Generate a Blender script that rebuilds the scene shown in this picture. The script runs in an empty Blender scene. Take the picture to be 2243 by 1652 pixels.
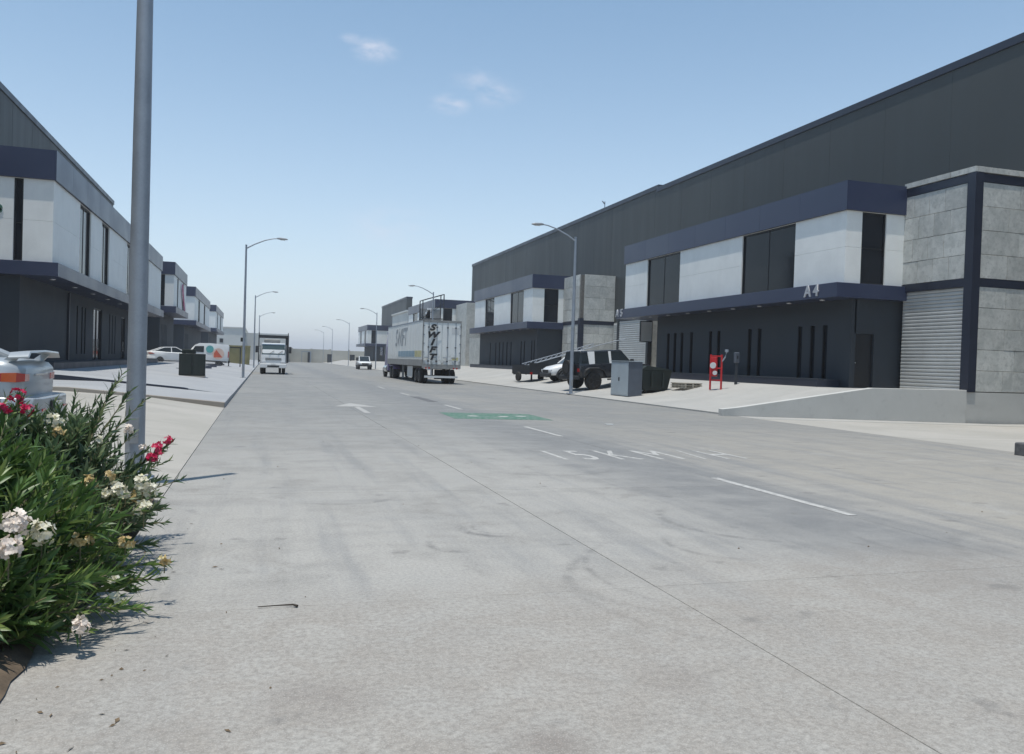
import bpy, math, random
from mathutils import Vector, Matrix
random.seed(7)
R = math.radians
scene = bpy.context.scene
COL = scene.collection

# ------------------------------------------------------------------ camera
YAW, PITCH, ROLL = R(17.02), R(-0.984), 0.031
_f = Vector((math.sin(YAW)*math.cos(PITCH), math.cos(YAW)*math.cos(PITCH), math.sin(PITCH)))
_r0 = Vector((math.cos(YAW), -math.sin(YAW), 0)); _u0 = _r0.cross(_f)
_r = _r0*math.cos(ROLL)+_u0*math.sin(ROLL); _u = _u0*math.cos(ROLL)-_r0*math.sin(ROLL)
cd = bpy.data.cameras.new('camera'); cam = bpy.data.objects.new('camera', cd); COL.objects.link(cam)
M = Matrix((( _r.x, _u.x, -_f.x, 0), (_r.y, _u.y, -_f.y, 0), (_r.z, _u.z, -_f.z, 1.6), (0, 0, 0, 1)))
cam.matrix_world = M
cd.sensor_fit = 'HORIZONTAL'; cd.sensor_width = 36; cd.lens = 36*1800/2242
cd.clip_start = .05; cd.clip_end = 6000
scene.camera = cam

# ------------------------------------------------------------------ world, sun, exposure
SUN_EL, SUN_AZ = R(80.3), R(-133)            # azimuth from +Y, negative to the left
w = bpy.data.worlds.new('World'); scene.world = w; w.use_nodes = True
nt = w.node_tree; nt.nodes.clear()
out = nt.nodes.new('ShaderNodeOutputWorld'); bg = nt.nodes.new('ShaderNodeBackground')
sky = nt.nodes.new('ShaderNodeTexSky'); sky.sky_type = 'NISHITA'; sky.sun_disc = False
sky.sun_elevation = SUN_EL; sky.sun_rotation = SUN_AZ
sky.altitude = 1500; sky.air_density = 1.0; sky.dust_density = 1.0; sky.ozone_density = 3.0
bg.inputs['Strength'].default_value = .119
tc = nt.nodes.new('ShaderNodeTexCoord')
def wmath(op, a, b=None):
    n = nt.nodes.new('ShaderNodeMath'); n.operation = op
    for i, v in enumerate((a, b)):
        if v is None: continue
        if isinstance(v, (int, float)): n.inputs[i].default_value = v
        else: nt.links.new(v, n.inputs[i])
    return n.outputs[0]
nz = nt.nodes.new('ShaderNodeTexNoise'); nz.inputs['Scale'].default_value = 34; nz.inputs['Detail'].default_value = 6
nz.inputs['Roughness'].default_value = .6
mp = nt.nodes.new('ShaderNodeMapping'); mp.inputs['Scale'].default_value = (1, 1, 2.4)
nt.links.new(tc.outputs['Generated'], mp.inputs[0]); nt.links.new(mp.outputs[0], nz.inputs['Vector'])
total = None
for (dx, dy, dz, rad, amp) in (
        (.113, .932, .344, .022, .75), (.098, .933, .348, .014, .4), (.087, .932, .352, .012, .4),
        (.201, .934, .295, .020, .55), (.251, .918, .308, .026, .40), (.229, .919, .320, .024, .35), (.146, .977, .155, .05, .3)):
    c = Vector((dx, dy, dz)).normalized()
    sb = nt.nodes.new('ShaderNodeVectorMath'); sb.operation = 'SUBTRACT'; sb.inputs[1].default_value = c
    nt.links.new(tc.outputs['Generated'], sb.inputs[0])
    sc = nt.nodes.new('ShaderNodeVectorMath'); sc.operation = 'MULTIPLY'; sc.inputs[1].default_value = (1, 1, 2.0)
    nt.links.new(sb.outputs[0], sc.inputs[0])
    ln = nt.nodes.new('ShaderNodeVectorMath'); ln.operation = 'LENGTH'; nt.links.new(sc.outputs[0], ln.inputs[0])
    mr = nt.nodes.new('ShaderNodeMapRange'); mr.interpolation_type = 'SMOOTHERSTEP'
    mr.inputs[1].default_value = rad*1.7; mr.inputs[2].default_value = 0; mr.inputs[3].default_value = 0; mr.inputs[4].default_value = amp
    nt.links.new(ln.outputs['Value'], mr.inputs[0])
    total = mr.outputs[0] if total is None else wmath('MAXIMUM', total, mr.outputs[0])
nr = nt.nodes.new('ShaderNodeMapRange'); nr.inputs[1].default_value = .38; nr.inputs[2].default_value = .68
nt.links.new(nz.outputs['Fac'], nr.inputs[0])
cl = wmath('MULTIPLY', total, nr.outputs[0])
# ground haze whitens the sky towards the horizon, the same all the way round
sz = nt.nodes.new('ShaderNodeSeparateXYZ'); nt.links.new(tc.outputs['Generated'], sz.inputs[0])
hf = wmath('MULTIPLY', wmath('POWER', 2.71828, wmath('MULTIPLY', wmath('MAXIMUM', sz.outputs[2], 0.0), -4.8)), .98)
tint = nt.nodes.new('ShaderNodeMix'); tint.data_type = 'RGBA'; tint.blend_type = 'MULTIPLY'; tint.inputs['Factor'].default_value = 1
tint.inputs['B'].default_value = (.84, 1.06, .98, 1); nt.links.new(sky.outputs[0], tint.inputs['A'])
hm_ = nt.nodes.new('ShaderNodeMix'); hm_.data_type = 'RGBA'; hm_.inputs['B'].default_value = (4.75, 4.8, 5.1, 1)
nt.links.new(hf, hm_.inputs['Factor']); nt.links.new(tint.outputs['Result'], hm_.inputs['A'])
mx = nt.nodes.new('ShaderNodeMix'); mx.data_type = 'RGBA'
mx.inputs['B'].default_value = (4.3, 4.5, 5.2, 1)
nt.links.new(cl, mx.inputs['Factor']); nt.links.new(hm_.outputs['Result'], mx.inputs['A'])
nt.links.new(mx.outputs['Result'], bg.inputs['Color']); nt.links.new(bg.outputs[0], out.inputs[0])

sl = bpy.data.lights.new('sun', 'SUN'); sl.energy = 2.75; sl.angle = R(.55); sl.color = (1, .95, .865)
so = bpy.data.objects.new('sun', sl); COL.objects.link(so)
sd = Vector((math.sin(SUN_AZ)*math.cos(SUN_EL), math.cos(SUN_AZ)*math.cos(SUN_EL), math.sin(SUN_EL)))
so.rotation_euler = sd.to_track_quat('Z', 'Y').to_euler(); so.location = (0, 0, 60)
vs = scene.view_settings; vs.view_transform = 'Standard'; vs.look = 'None'; vs.gamma = 1; vs.use_curve_mapping = False; vs.exposure = .56
scene.render.engine = 'CYCLES'; scene.render.resolution_x = 1024; scene.render.resolution_y = 754

# ------------------------------------------------------------------ mesh helpers
OFF = {}
class MB:
    def __init__(s): s.v = []; s.f = []
    def add(s, vs, fs):
        n = len(s.v); s.v += [tuple(p) for p in vs]; s.f += [tuple(i+n for i in f) for f in fs]; return s
    def box(s, x0, x1, y0, y1, z0, z1):
        if x0 > x1: x0, x1 = x1, x0
        if y0 > y1: y0, y1 = y1, y0
        if z0 > z1: z0, z1 = z1, z0
        return s.add([(x0,y0,z0),(x1,y0,z0),(x1,y1,z0),(x0,y1,z0),(x0,y0,z1),(x1,y0,z1),(x1,y1,z1),(x0,y1,z1)],
                     [(0,3,2,1),(4,5,6,7),(0,1,5,4),(1,2,6,5),(2,3,7,6),(3,0,4,7)])
    def loft(s, rings, cap=True, closed=True):
        n = len(rings[0]); vs = [p for r in rings for p in r]; fs = []
        for i in range(len(rings)-1):
            for j in range(n if closed else n-1):
                k = (j+1) % n
                fs.append((i*n+j, i*n+k, (i+1)*n+k, (i+1)*n+j))
        if cap: fs += [tuple(range(n-1, -1, -1)), tuple((len(rings)-1)*n+i for i in range(n))]
        return s.add(vs, fs)
    def tube(s, pts, r, n=8, cap=True):
        pts = [Vector(p) for p in pts]; rs = r if isinstance(r, (list, tuple)) else [r]*len(pts); rings = []
        for i, p in enumerate(pts):
            d = (pts[min(i+1, len(pts)-1)]-pts[max(i-1, 0)]).normalized()
            a = Vector((0, 0, 1)) if abs(d.z) < .9 else Vector((1, 0, 0))
            u = d.cross(a).normalized(); w_ = d.cross(u)
            rings.append([p+(u*math.cos(t)+w_*math.sin(t))*rs[i] for t in (2*math.pi*k/n for k in range(n))])
        return s.loft(rings, cap)
    def bar(s, p0, p1, w_, h=None):
        p0, p1 = Vector(p0), Vector(p1); h = h or w_; d = (p1-p0).normalized()
        a = Vector((0, 0, 1)) if abs(d.z) < .9 else Vector((1, 0, 0))
        u = d.cross(a).normalized()*w_/2; v = d.cross(u).normalized()*h/2
        return s.loft([[p-u-v, p+u-v, p+u+v, p-u+v] for p in (p0, p1)])
    def prism(s, poly, axis, a0, a1):
        def P(q, a): return {'x': (a, q[0], q[1]), 'y': (q[0], a, q[1]), 'z': (q[0], q[1], a)}[axis]
        return s.loft([[P(q, a0) for q in poly], [P(q, a1) for q in poly]])
    def build(s, name, mat, parent=None, smooth=None, bevel=None, kind=None, loc=None):
        me = bpy.data.meshes.new(name); o = None
        off = Vector(OFF.get(parent.name, (0, 0, 0))) if parent else Vector((0, 0, 0))
        if loc: off = Vector(loc)
        me.from_pydata([(p[0]-off.x, p[1]-off.y, p[2]-off.z) for p in s.v], [], s.f); me.update()
        if mat: me.materials.append(mat)
        import bmesh
        bm = bmesh.new(); bm.from_mesh(me); bmesh.ops.recalc_face_normals(bm, faces=bm.faces); bm.to_mesh(me); bm.free()
        if smooth is not None:
            me.shade_smooth(); me.set_sharp_from_angle(angle=R(smooth))
        o = bpy.data.objects.new(name, me); COL.objects.link(o)
        if parent: o.parent = parent; OFF[o.name] = OFF.get(parent.name, (0, 0, 0))
        if loc: o.location = loc; OFF[o.name] = tuple(loc)
        if bevel:
            b = o.modifiers.new('bevel', 'BEVEL'); b.width = bevel; b.segments = 2; b.limit_method = 'ANGLE'; b.angle_limit = R(35)
        if kind: o['kind'] = kind
        return o
def tag(o, label, cat, group=None):
    o['label'] = label; o['category'] = cat
    if group: o['group'] = group
    return o
def thing(name, label, cat, loc, rz=0, group=None, world=False):
    """an Empty at a thing's base; world=True: its parts are given in world coordinates"""
    o = bpy.data.objects.new(name, None); COL.objects.link(o); o.location = loc; o.rotation_euler = (0, 0, rz)
    o.empty_display_size = .3
    tag(o, label, cat, group); OFF[o.name] = tuple(loc) if world else (0, 0, 0)
    return o
def B(*a): return MB().box(*a)
def copy_tree(o, parent=None):
    c = o.copy(); COL.objects.link(c)
    if parent: c.parent = parent
    for ch in list(o.children): copy_tree(ch, c)
    return c
def text_part(body, size, mtx, mat, parent, depth=.01, name='lettering', shear=0.0, bold=0.0):
    cu = bpy.data.curves.new('t', 'FONT'); cu.body = body; cu.size = size; cu.extrude = depth; cu.shear = shear; cu.offset = bold
    cu.align_x = 'CENTER'; cu.align_y = 'CENTER'
    o = bpy.data.objects.new('t', cu); COL.objects.link(o)
    dg = bpy.context.evaluated_depsgraph_get(); me = bpy.data.meshes.new_from_object(o.evaluated_get(dg))
    bpy.data.objects.remove(o); bpy.data.curves.remove(cu)
    off = Vector(OFF.get(parent.name, (0, 0, 0)))
    me.transform(Matrix.Translation(-off) @ mtx); me.materials.clear(); me.materials.append(mat); me.name = name
    p = bpy.data.objects.new(name, me); COL.objects.link(p); p.parent = parent; OFF[p.name] = tuple(off)
    return p
def frame_mtx(o, right, up):
    r, u = Vector(right).normalized(), Vector(up).normalized(); n = r.cross(u)
    return Matrix(((r.x, u.x, n.x, o[0]), (r.y, u.y, n.y, o[1]), (r.z, u.z, n.z, o[2]), (0, 0, 0, 1)))

# ------------------------------------------------------------------ materials
class NT:
    def __init__(s, name):
        s.m = bpy.data.materials.new(name); s.m.use_nodes = True; s.t = s.m.node_tree; s.t.nodes.clear()
        s.o = s.n('ShaderNodeOutputMaterial'); s.p = s.n('ShaderNodeBsdfPrincipled'); s.l(s.p.outputs[0], s.o.inputs[0])
        s.g = s.n('ShaderNodeNewGeometry'); s.pos = s.g.outputs['Position']
    def n(s, k): return s.t.nodes.new(k)
    def l(s, a, b): s.t.links.new(a, b)
    def put(s, sock, v):
        if isinstance(v, (int, float)): sock.default_value = v
        elif isinstance(v, (tuple, list)): sock.default_value = v
        else: s.l(v, sock)
    def math(s, op, a, b=None, c=None):
        n = s.n('ShaderNodeMath'); n.operation = op
        for i, v in enumerate((a, b, c)):
            if v is not None: s.put(n.inputs[i], v)
        return n.outputs[0]
    def noise(s, scale, detail=4, rough=.55, vec=None, stretch=None, dist=0):
        n = s.n('ShaderNodeTexNoise'); n.inputs['Scale'].default_value = scale; n.inputs['Detail'].default_value = detail
        n.inputs['Roughness'].default_value = rough; n.inputs['Distortion'].default_value = dist
        v = vec or s.pos
        if stretch:
            mp = s.n('ShaderNodeMapping'); mp.inputs['Scale'].default_value = stretch; s.l(v, mp.inputs[0]); v = mp.outputs[0]
        s.l(v, n.inputs['Vector']); return n.outputs['Fac']
    def rng(s, v, a, b, c=0., d=1., smooth=True):
        n = s.n('ShaderNodeMapRange'); n.interpolation_type = 'SMOOTHSTEP' if smooth else 'LINEAR'
        s.put(n.inputs[0], v)
        for i, q in enumerate((a, b, c, d)): n.inputs[i+1].default_value = q
        return n.outputs[0]
    def mix(s, f, a, b, mode='MIX'):
        n = s.n('ShaderNodeMix'); n.data_type = 'RGBA'; n.blend_type = mode
        s.put(n.inputs['Factor'], f)
        for k, v in (('A', a), ('B', b)):
            if isinstance(v, (tuple, list)): n.inputs[k].default_value = (*v[:3], 1)
            else: s.l(v, n.inputs[k])
        return n.outputs['Result']
    def bump(s, h, strength=.3, dist=.01):
        n = s.n('ShaderNodeBump'); n.inputs['Strength'].default_value = strength; n.inputs['Distance'].default_value = dist
        s.l(h, n.inputs['Height']); s.l(n.outputs[0], s.p.inputs['Normal'])
    def fin(s, col, rough=.6, metal=0., spec=.5, coat=0.):
        p = s.p
        if isinstance(col, (tuple, list)): p.inputs['Base Color'].default_value = (*col[:3], 1)
        else: s.l(col, p.inputs['Base Color'])
        s.put(p.inputs['Roughness'], rough); p.inputs['Metallic'].default_value = metal
        p.inputs['Specular IOR Level'].default_value = spec; p.inputs['Coat Weight'].default_value = coat
        return s.m
def pm(name, col, rough=.6, metal=0., var=.12, scale=3., fine=60., bump=.0, spec=.5, coat=0., dirt=0.):
    """plain material with mottling, fine grain and optional dirt"""
    t = NT(name)
    a = t.noise(scale, 5, .6); b = t.noise(fine, 3, .6)
    k = t.math('ADD', t.rng(a, .25, .75, 1-var, 1+var), t.rng(b, .2, .8, -var*.35, var*.35))
    sc = t.n('ShaderNodeVectorMath'); sc.operation = 'SCALE'; sc.inputs[0].default_value = col[:3]; t.l(k, sc.inputs['Scale'])
    c = sc.outputs[0]
    if dirt:
        d = t.noise(scale*.7, 6, .65, stretch=(1, 1, .35))
        c = t.mix(t.rng(d, .5, .78, 0, dirt), c, (.16, .14, .11))
    rr = t.rng(a, .2, .8, max(rough-.07, .02), min(rough+.09, 1))
    if bump: t.bump(b, bump, .004)
    return t.fin(c, rr, metal, spec, coat)

MAT = {}
def make_road():
    t = NT('road_concrete'); P = t.pos; oi = t.n('ShaderNodeObjectInfo')
    sep = t.n('ShaderNodeSeparateXYZ'); t.l(P, sep.inputs[0]); X, Y = sep.outputs[0], sep.outputs[1]
    big = t.noise(.22, 5, .6); mid = t.noise(1.3, 6, .62); fine = t.noise(38, 4, .7); spk = t.noise(120, 2, .6)
    streak = t.noise(.5, 6, .65, stretch=(3.2, .22, 1)); cross = t.noise(.7, 5, .6, stretch=(.5, 2.4, 1))
    base = t.mix(t.rng(big, .3, .7), (.37, .36, .338), (.43, .413, .382))
    base = t.mix(t.math('MULTIPLY', oi.outputs['Random'], .45), base, (.30, .292, .275))
    base = t.mix(t.rng(X, 5.6, 8.6, 0, .7), base, (.355, .325, .275))
    base = t.mix(t.math('MULTIPLY', t.rng(mid, .45, .7), .6), base, (.26, .255, .243))
    base = t.mix(t.math('MULTIPLY', t.rng(streak, .46, .70), .7), base, (.225, .228, .23))
    base = t.mix(t.math('MULTIPLY', t.rng(cross, .5, .75), .45), base, (.235, .235, .23))
    pt = t.noise(.85, 7, .7, dist=1.2); base = t.mix(t.rng(pt, .52, .72, 0, .5), base, (.45, .435, .405)); base = t.mix(t.rng(pt, .28, .44, .45, 0), base, (.22, .205, .185))
    # traffic grime: rubbered band along the centre line and generally further up the street
    ctr = t.math('ABSOLUTE', t.math('SUBTRACT', t.math('SUBTRACT', X, 5.9), t.rng(streak, .3, .7, -.5, .5)))
    band = t.math('MULTIPLY', t.rng(ctr, .2, 2.0, 1, 0), t.rng(mid, .2, .7, .45, 1))
    base = t.mix(t.math('MULTIPLY', band, .9), base, (.165, .172, .180))
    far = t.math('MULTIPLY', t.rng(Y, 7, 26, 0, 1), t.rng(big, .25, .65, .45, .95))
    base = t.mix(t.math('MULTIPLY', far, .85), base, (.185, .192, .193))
    # tyre scuffs: arcs with their own shape
    sc = t.noise(5, 5, .7)
    arcs = [(2.25, 7.6, .37, .10, (-.85, -.5), .8), (2.27, 7.62, .28, .05, (-.85, -.5), .6), (1.72, 6.98, .28, .08, (-.9, -.4), .7), (3.6, 5.3, 1.43, .08, (-1, -.1), .6), (3.3, 5.6, 1.1, .10, (-.6, -.8), .55),
            (5.2, 7.6, 1.1, .09, (-.95, -.2), .6), (4.2, 6.6, .62, .07, (-.95, -.3), .6), (3.9, 5.7, 1.42, .06, (-1, -.1), .5), (2.05, 4.55, .8, .06, (.1, -1), .5), (2.2, 5.0, .5, .12, (.6, -.8), .45),
            (6.9, 6.4, 1.3, .08, (-.9, -.4), .4), (7.6, 5.2, 1.6, .12, (-.9, .3), .4), (.9, 9.8, .7, .08, (.3, -.95), .45), (4.2, 12.3, 1.2, .1, (.2, -.98), .4)]
    tot = None
    for cx, cy, r, wd, (ax, ay), amp in arcs:
        sb = t.n('ShaderNodeVectorMath'); sb.operation = 'SUBTRACT'; t.l(P, sb.inputs[0]); sb.inputs[1].default_value = (cx, cy, 0)
        ln = t.n('ShaderNodeVectorMath'); ln.operation = 'LENGTH'; t.l(sb.outputs[0], ln.inputs[0])
        dt = t.n('ShaderNodeVectorMath'); dt.operation = 'DOT_PRODUCT'; t.l(sb.outputs[0], dt.inputs[0]); dt.inputs[1].default_value = (ax/r, ay/r, 0)
        ring = t.rng(t.math('ABSOLUTE', t.math('SUBTRACT', ln.outputs['Value'], r)), 0, wd, amp, 0)
        ring = t.math('MULTIPLY', ring, t.rng(dt.outputs['Value'], .35, .9))
        tot = ring if tot is None else t.math('MAXIMUM', tot, ring)
    tot = t.math('MULTIPLY', tot, t.rng(sc, .36, .6, .1, .75))
    base = t.mix(tot, base, (.075, .075, .078))
    # the nearest pour is rougher and browner than the rest
    nb = t.noise(2.4, 6, .7, dist=.8); near = t.rng(t.math('ADD', Y, t.rng(big, .3, .7, -.6, .6)), 4.9, 6.3, 1, 0); cs = t.noise(24, 4, .75)
    base = t.mix(t.math('MULTIPLY', near, .6), base, t.mix(t.rng(nb, .35, .65), (.36, .325, .285), (.43, .41, .375)))
    base = t.mix(t.math('MULTIPLY', near, t.rng(cs, .32, .6, .5, 0)), base, (.19, .17, .15))
    for bx_, by_, br_ in ((.3, 3.9, .42), (2.05, 3.75, .3), (1.2, 3.2, .3)):
        sb = t.n('ShaderNodeVectorMath'); sb.operation = 'DISTANCE'; t.l(P, sb.inputs[0]); sb.inputs[1].default_value = (bx_, by_, 0)
        base = t.mix(t.math('MULTIPLY', t.rng(sb.outputs['Value'], 0, br_, .75, 0), t.rng(nb, .3, .65)), base, (.20, .17, .15))
    # oil spots and pitting
    oil = t.noise(2.1, 3, .5); base = t.mix(t.math('MULTIPLY', t.rng(oil, .64, .74), .5), base, (.14, .135, .13))
    base = t.mix(t.rng(fine, .3, .7, .42, 0), base, (.15, .145, .135))
    base = t.mix(t.rng(spk, .5, .75, 0, .4), base, (.60, .58, .54))
    h = t.math('ADD', t.math('MULTIPLY', fine, .6), t.math('MULTIPLY', spk, .4))
    t.bump(h, .35, .006)
    return t.fin(base, t.rng(mid, .2, .8, .62, .85), spec=.35)
def make_pad(name, c1, c2, grime=.4):
    t = NT(name); big = t.noise(.3, 5, .6); mid = t.noise(2.2, 6, .65); fine = t.noise(50, 3, .65)
    st = t.noise(.6, 6, .65, stretch=(.4, 2.2, 1))
    c = t.mix(t.rng(big, .3, .7), c1, c2)
    c = t.mix(t.math('MULTIPLY', t.rng(st, .5, .78), grime), c, tuple(q*.62 for q in c1))
    c = t.mix(t.math('MULTIPLY', t.rng(mid, .55, .8), grime), c, tuple(q*.7 for q in c1))
    c = t.mix(t.rng(fine, .3, .7, .15, 0), c, tuple(q*.5 for q in c1))
    t.bump(fine, .25, .004)
    return t.fin(c, .8, spec=.3)
def make_precast():
    t = NT('precast_concrete'); oi = t.n('ShaderNodeObjectInfo')
    a = t.noise(1.6, 7, .68, dist=.6); b = t.noise(7, 5, .7); st = t.noise(2.2, 6, .6, stretch=(2, 2, .25)); fine = t.noise(70, 3, .6)
    c = t.mix(t.rng(a, .3, .7), (.44, .45, .425), (.60, .60, .565))
    c = t.mix(t.rng(b, .45, .75, 0, .6), c, (.28, .283, .273))
    c = t.mix(t.rng(st, .5, .75, 0, .4), c, (.44, .435, .41))
    br = t.n('ShaderNodeVectorMath'); br.operation = 'SCALE'; t.l(c, br.inputs[0]); t.l(t.rng(oi.outputs['Random'], 0, 1, .86, 1.12, False), br.inputs['Scale'])
    t.bump(t.math('ADD', b, fine), .3, .006)
    return t.fin(br.outputs[0], .85, spec=.25)
def make_clad():
    t = NT('dark_metal_cladding'); a = t.noise(.12, 4, .5); st = t.noise(1.5, 4, .6, stretch=(1, 1, .06))
    c = t.mix(t.rng(a, .3, .7), (.056, .061, .060), (.064, .069, .067))
    c = t.mix(t.rng(st, .45, .8, 0, .22), c, (.072, .078, .078))
    return t.fin(c, t.rng(st, .2, .8, .5, .64), .0, .4)
def make_navy():
    t = NT('navy_composite_panel'); a = t.noise(.5, 4, .5); oi = t.n('ShaderNodeObjectInfo')
    c = t.mix(t.rng(a, .3, .7), (.034, .044, .085), (.040, .050, .095))
    c = t.mix(t.math('MULTIPLY', oi.outputs['Random'], .15), c, (.062, .07, .10))
    return t.fin(c, t.rng(a, .2, .8, .3, .4), 0, .5)
def make_paint(name, col, wear=.5):
    t = NT(name); a = t.noise(9, 6, .72); b = t.noise(1.2, 4, .6); fine = t.noise(70, 3, .7)
    k = t.math('MULTIPLY', t.rng(a, .42, .62), t.rng(b, .25, .75, wear*.55, min(1, wear*1.25)))
    c = t.mix(k, col, (.29, .287, .278)); c = t.mix(t.rng(fine, .3, .6, .3, 0), c, (.2, .195, .185))
    return t.fin(c, .75, spec=.35)
def make_leaf(name, c1, c2, c3, trans=.3):
    t = NT(name); oi = t.n('ShaderNodeObjectInfo')
    r = t.math('FRACT', t.math('ADD', t.g.outputs['Random Per Island'], oi.outputs['Random']))
    c = t.mix(t.rng(r, 0, .6, smooth=False), c1, c2); c = t.mix(t.rng(r, .72, 1.0), c, c3)
    m = t.fin(c, .42, spec=.5)
    tr = t.n('ShaderNodeBsdfTranslucent'); t.l(c, tr.inputs[0]); ms = t.n('ShaderNodeMixShader'); ms.inputs[0].default_value = trans
    t.l(t.p.outputs[0], ms.inputs[1]); t.l(tr.outputs[0], ms.inputs[2]); t.l(ms.outputs[0], t.o.inputs[0])
    return m
def make_glass(name, col=(.012, .014, .018), rough=.04):
    t = NT(name); a = t.noise(1.5, 3, .5)
    return t.fin(t.mix(a, col, tuple(q*1.6 for q in col)), t.rng(a, .2, .8, rough, rough+.06), 0, .22)
def make_trailer_side():
    t = NT('trailer_white_sheet'); a = t.noise(.9, 5, .6); st = t.noise(1.4, 6, .65, stretch=(1, 1.5, .16)); b = t.noise(6, 5, .7)
    sep = t.n('ShaderNodeSeparateXYZ'); t.l(t.pos, sep.inputs[0])
    c = t.mix(t.rng(a, .3, .7), (.76, .78, .76), (.82, .83, .80))
    c = t.mix(t.rng(st, .5, .8, 0, .3), c, (.46, .47, .44))
    low = t.math('MULTIPLY', t.rng(sep.outputs[2], 1.2, 2.3, 1, 0), t.rng(b, .42, .6))
    c = t.mix(t.math('MULTIPLY', low, .75), c, (.27, .24, .20))
    return t.fin(c, .45)

MAT['road'] = make_road()
MAT['pad_r'] = make_pad('pad_concrete_pale', (.37, .365, .345), (.43, .42, .395), .4)
MAT['pad_l'] = make_pad('pad_concrete_bluish', (.33, .34, .355), (.38, .39, .40), .4)
MAT['drive'] = make_pad('driveway_concrete_cream', (.37, .355, .32), (.43, .41, .375), .45)
MAT['ground'] = make_pad('dusty_ground', (.36, .345, .315), (.42, .40, .36), .5)
MAT['kerb'] = make_pad('kerb_concrete', (.30, .27, .235), (.36, .335, .30), .5)
MAT['retain'] = make_pad('retaining_concrete', (.50, .50, .475), (.57, .565, .54), .45)
MAT['precast'] = make_precast(); MAT['clad'] = make_clad(); MAT['navy'] = make_navy()
MAT['trim'] = pm('dark_navy_trim', (.022, .027, .045), .4, var=.1, scale=1)
MAT['white'] = pm('white_fibre_panel', (.82, .82, .785), .55, var=.05, scale=.8, fine=30, dirt=.12)
MAT['char'] = pm('charcoal_render', (.034, .041, .050), .75, var=.14, scale=.7, fine=50, bump=.15, dirt=.05)
MAT['joint'] = pm('joint_filler', (.15, .142, .128), .9, var=.3, scale=6)
MAT['glass'] = make_glass('dark_window_glass'); MAT['cglass'] = make_glass('vehicle_glass', (.02, .026, .03))
MAT['wshield'] = make_glass('windscreen_glass', (.05, .075, .08), .05)
MAT['black'] = pm('black_steel', (.018, .02, .024), .5, var=.15, scale=3)
MAT['frame'] = pm('window_frame_black', (.012, .013, .016), .4, var=.1)
MAT['shutter'] = pm('shutter_galvanised', (.52, .53, .52), .5, .15, var=.07, scale=1.4, dirt=.15)
MAT['galv'] = pm('galvanised_pole', (.31, .345, .39), .48, .3, var=.1, scale=2.5, fine=40)
MAT['lamp'] = pm('lamp_head_grey', (.30, .31, .32), .5, .2)
MAT['lens'] = pm('lamp_lens', (.6, .6, .58), .25)
MAT['mark'] = make_paint('road_paint_white', (.50, .495, .475), .95); MAT['markg'] = make_paint('road_paint_green', (.03, .15, .095), .75)
MAT['markf'] = make_paint('road_paint_faded', (.44, .435, .42), .95); MAT['markd'] = make_paint('road_patch_dark', (.10, .10, .105), .35)
MAT['tyre'] = pm('tyre_rubber', (.022, .021, .02), .85, var=.3, scale=12, dirt=.35); MAT['rim'] = pm('rim_alloy', (.32, .32, .33), .38, .6, var=.12, dirt=.25)
MAT['rimd'] = pm('rim_black', (.03, .03, .032), .4, .3)
MAT['silver'] = pm('silver_car_paint', (.42, .45, .47), .36, .35, var=.04, scale=1, coat=.2); MAT['wpaint'] = pm('white_vehicle_paint', (.72, .73, .73), .35, var=.05, scale=1.2, coat=.3, dirt=.08)
MAT['bpaint'] = pm('black_car_paint', (.022, .025, .032), .3, .1, var=.1, scale=2, coat=.4, dirt=.12); MAT['purple'] = pm('purple_truck_paint', (.11, .085, .23), .35, var=.15, coat=.4, dirt=.2)
MAT['plastic'] = pm('black_plastic', (.025, .026, .028), .6, var=.15); MAT['red'] = pm('red_paint', (.50, .022, .026), .42, var=.14, scale=5, dirt=.15)
MAT['redlens'] = pm('red_lens', (.42, .022, .02), .15, var=.1, coat=.6); MAT['amber'] = pm('amber_lens', (.60, .11, .03), .15, var=.1, coat=.6)
MAT['clear'] = pm('clear_lens', (.62, .64, .66), .12, var=.1, coat=.8); MAT['chrome'] = pm('bright_metal', (.55, .56, .57), .22, .9)
MAT['plate'] = pm('plate_white', (.62, .63, .62), .5, var=.05); MAT['ink'] = pm('ink_black', (.018, .018, .02), .55, var=.2)
MAT['trailer'] = make_trailer_side(); MAT['faded'] = pm('faded_blue_grey_ink', (.33, .36, .38), .5, var=.25, scale=4)
MAT['blue'] = pm('stripe_blue', (.24, .36, .44), .45, var=.2, scale=4); MAT['yellow'] = pm('stripe_yellow', (.52, .49, .26), .45, var=.25, scale=4)
MAT['greyskirt'] = pm('grey_skirt', (.28, .28, .27), .55, var=.2, scale=2, dirt=.3)
MAT['cab_l'] = pm('cabinet_light_grey', (.40, .455, .49), .42, .1, var=.06, scale=2); MAT['cab_d'] = pm('cabinet_dark_side', (.085, .10, .125), .5, var=.1)
MAT['dkgreen'] = pm('dark_green_steel', (.014, .022, .019), .7, var=.15, scale=3, dirt=.08); MAT['olive'] = pm('tan_container', (.28, .25, .12), .7, var=.15, scale=1)
MAT['pallet'] = pm('weathered_wood', (.36, .33, .27), .8, var=.25, scale=8)
MAT['orange'] = pm('sticker_orange', (.62, .13, .075), .5, var=.12); MAT['teal'] = pm('sticker_teal', (.12, .42, .42), .5, var=.12); MAT['peach'] = pm('sticker_peach', (.70, .52, .44), .5, var=.08)
MAT['pink'] = pm('pink_sign', (.50, .12, .22), .5, var=.25, scale=6)
MAT['letter'] = pm('letter_grey', (.45, .46, .48), .45, .1, var=.05)
MAT['farwhite'] = pm('far_wall_pale', (.56, .56, .53), .8, var=.08, scale=.2, dirt=.15); MAT['farbeige'] = pm('boundary_wall_beige', (.47, .45, .39), .85, var=.12, scale=.25, dirt=.25)
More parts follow.
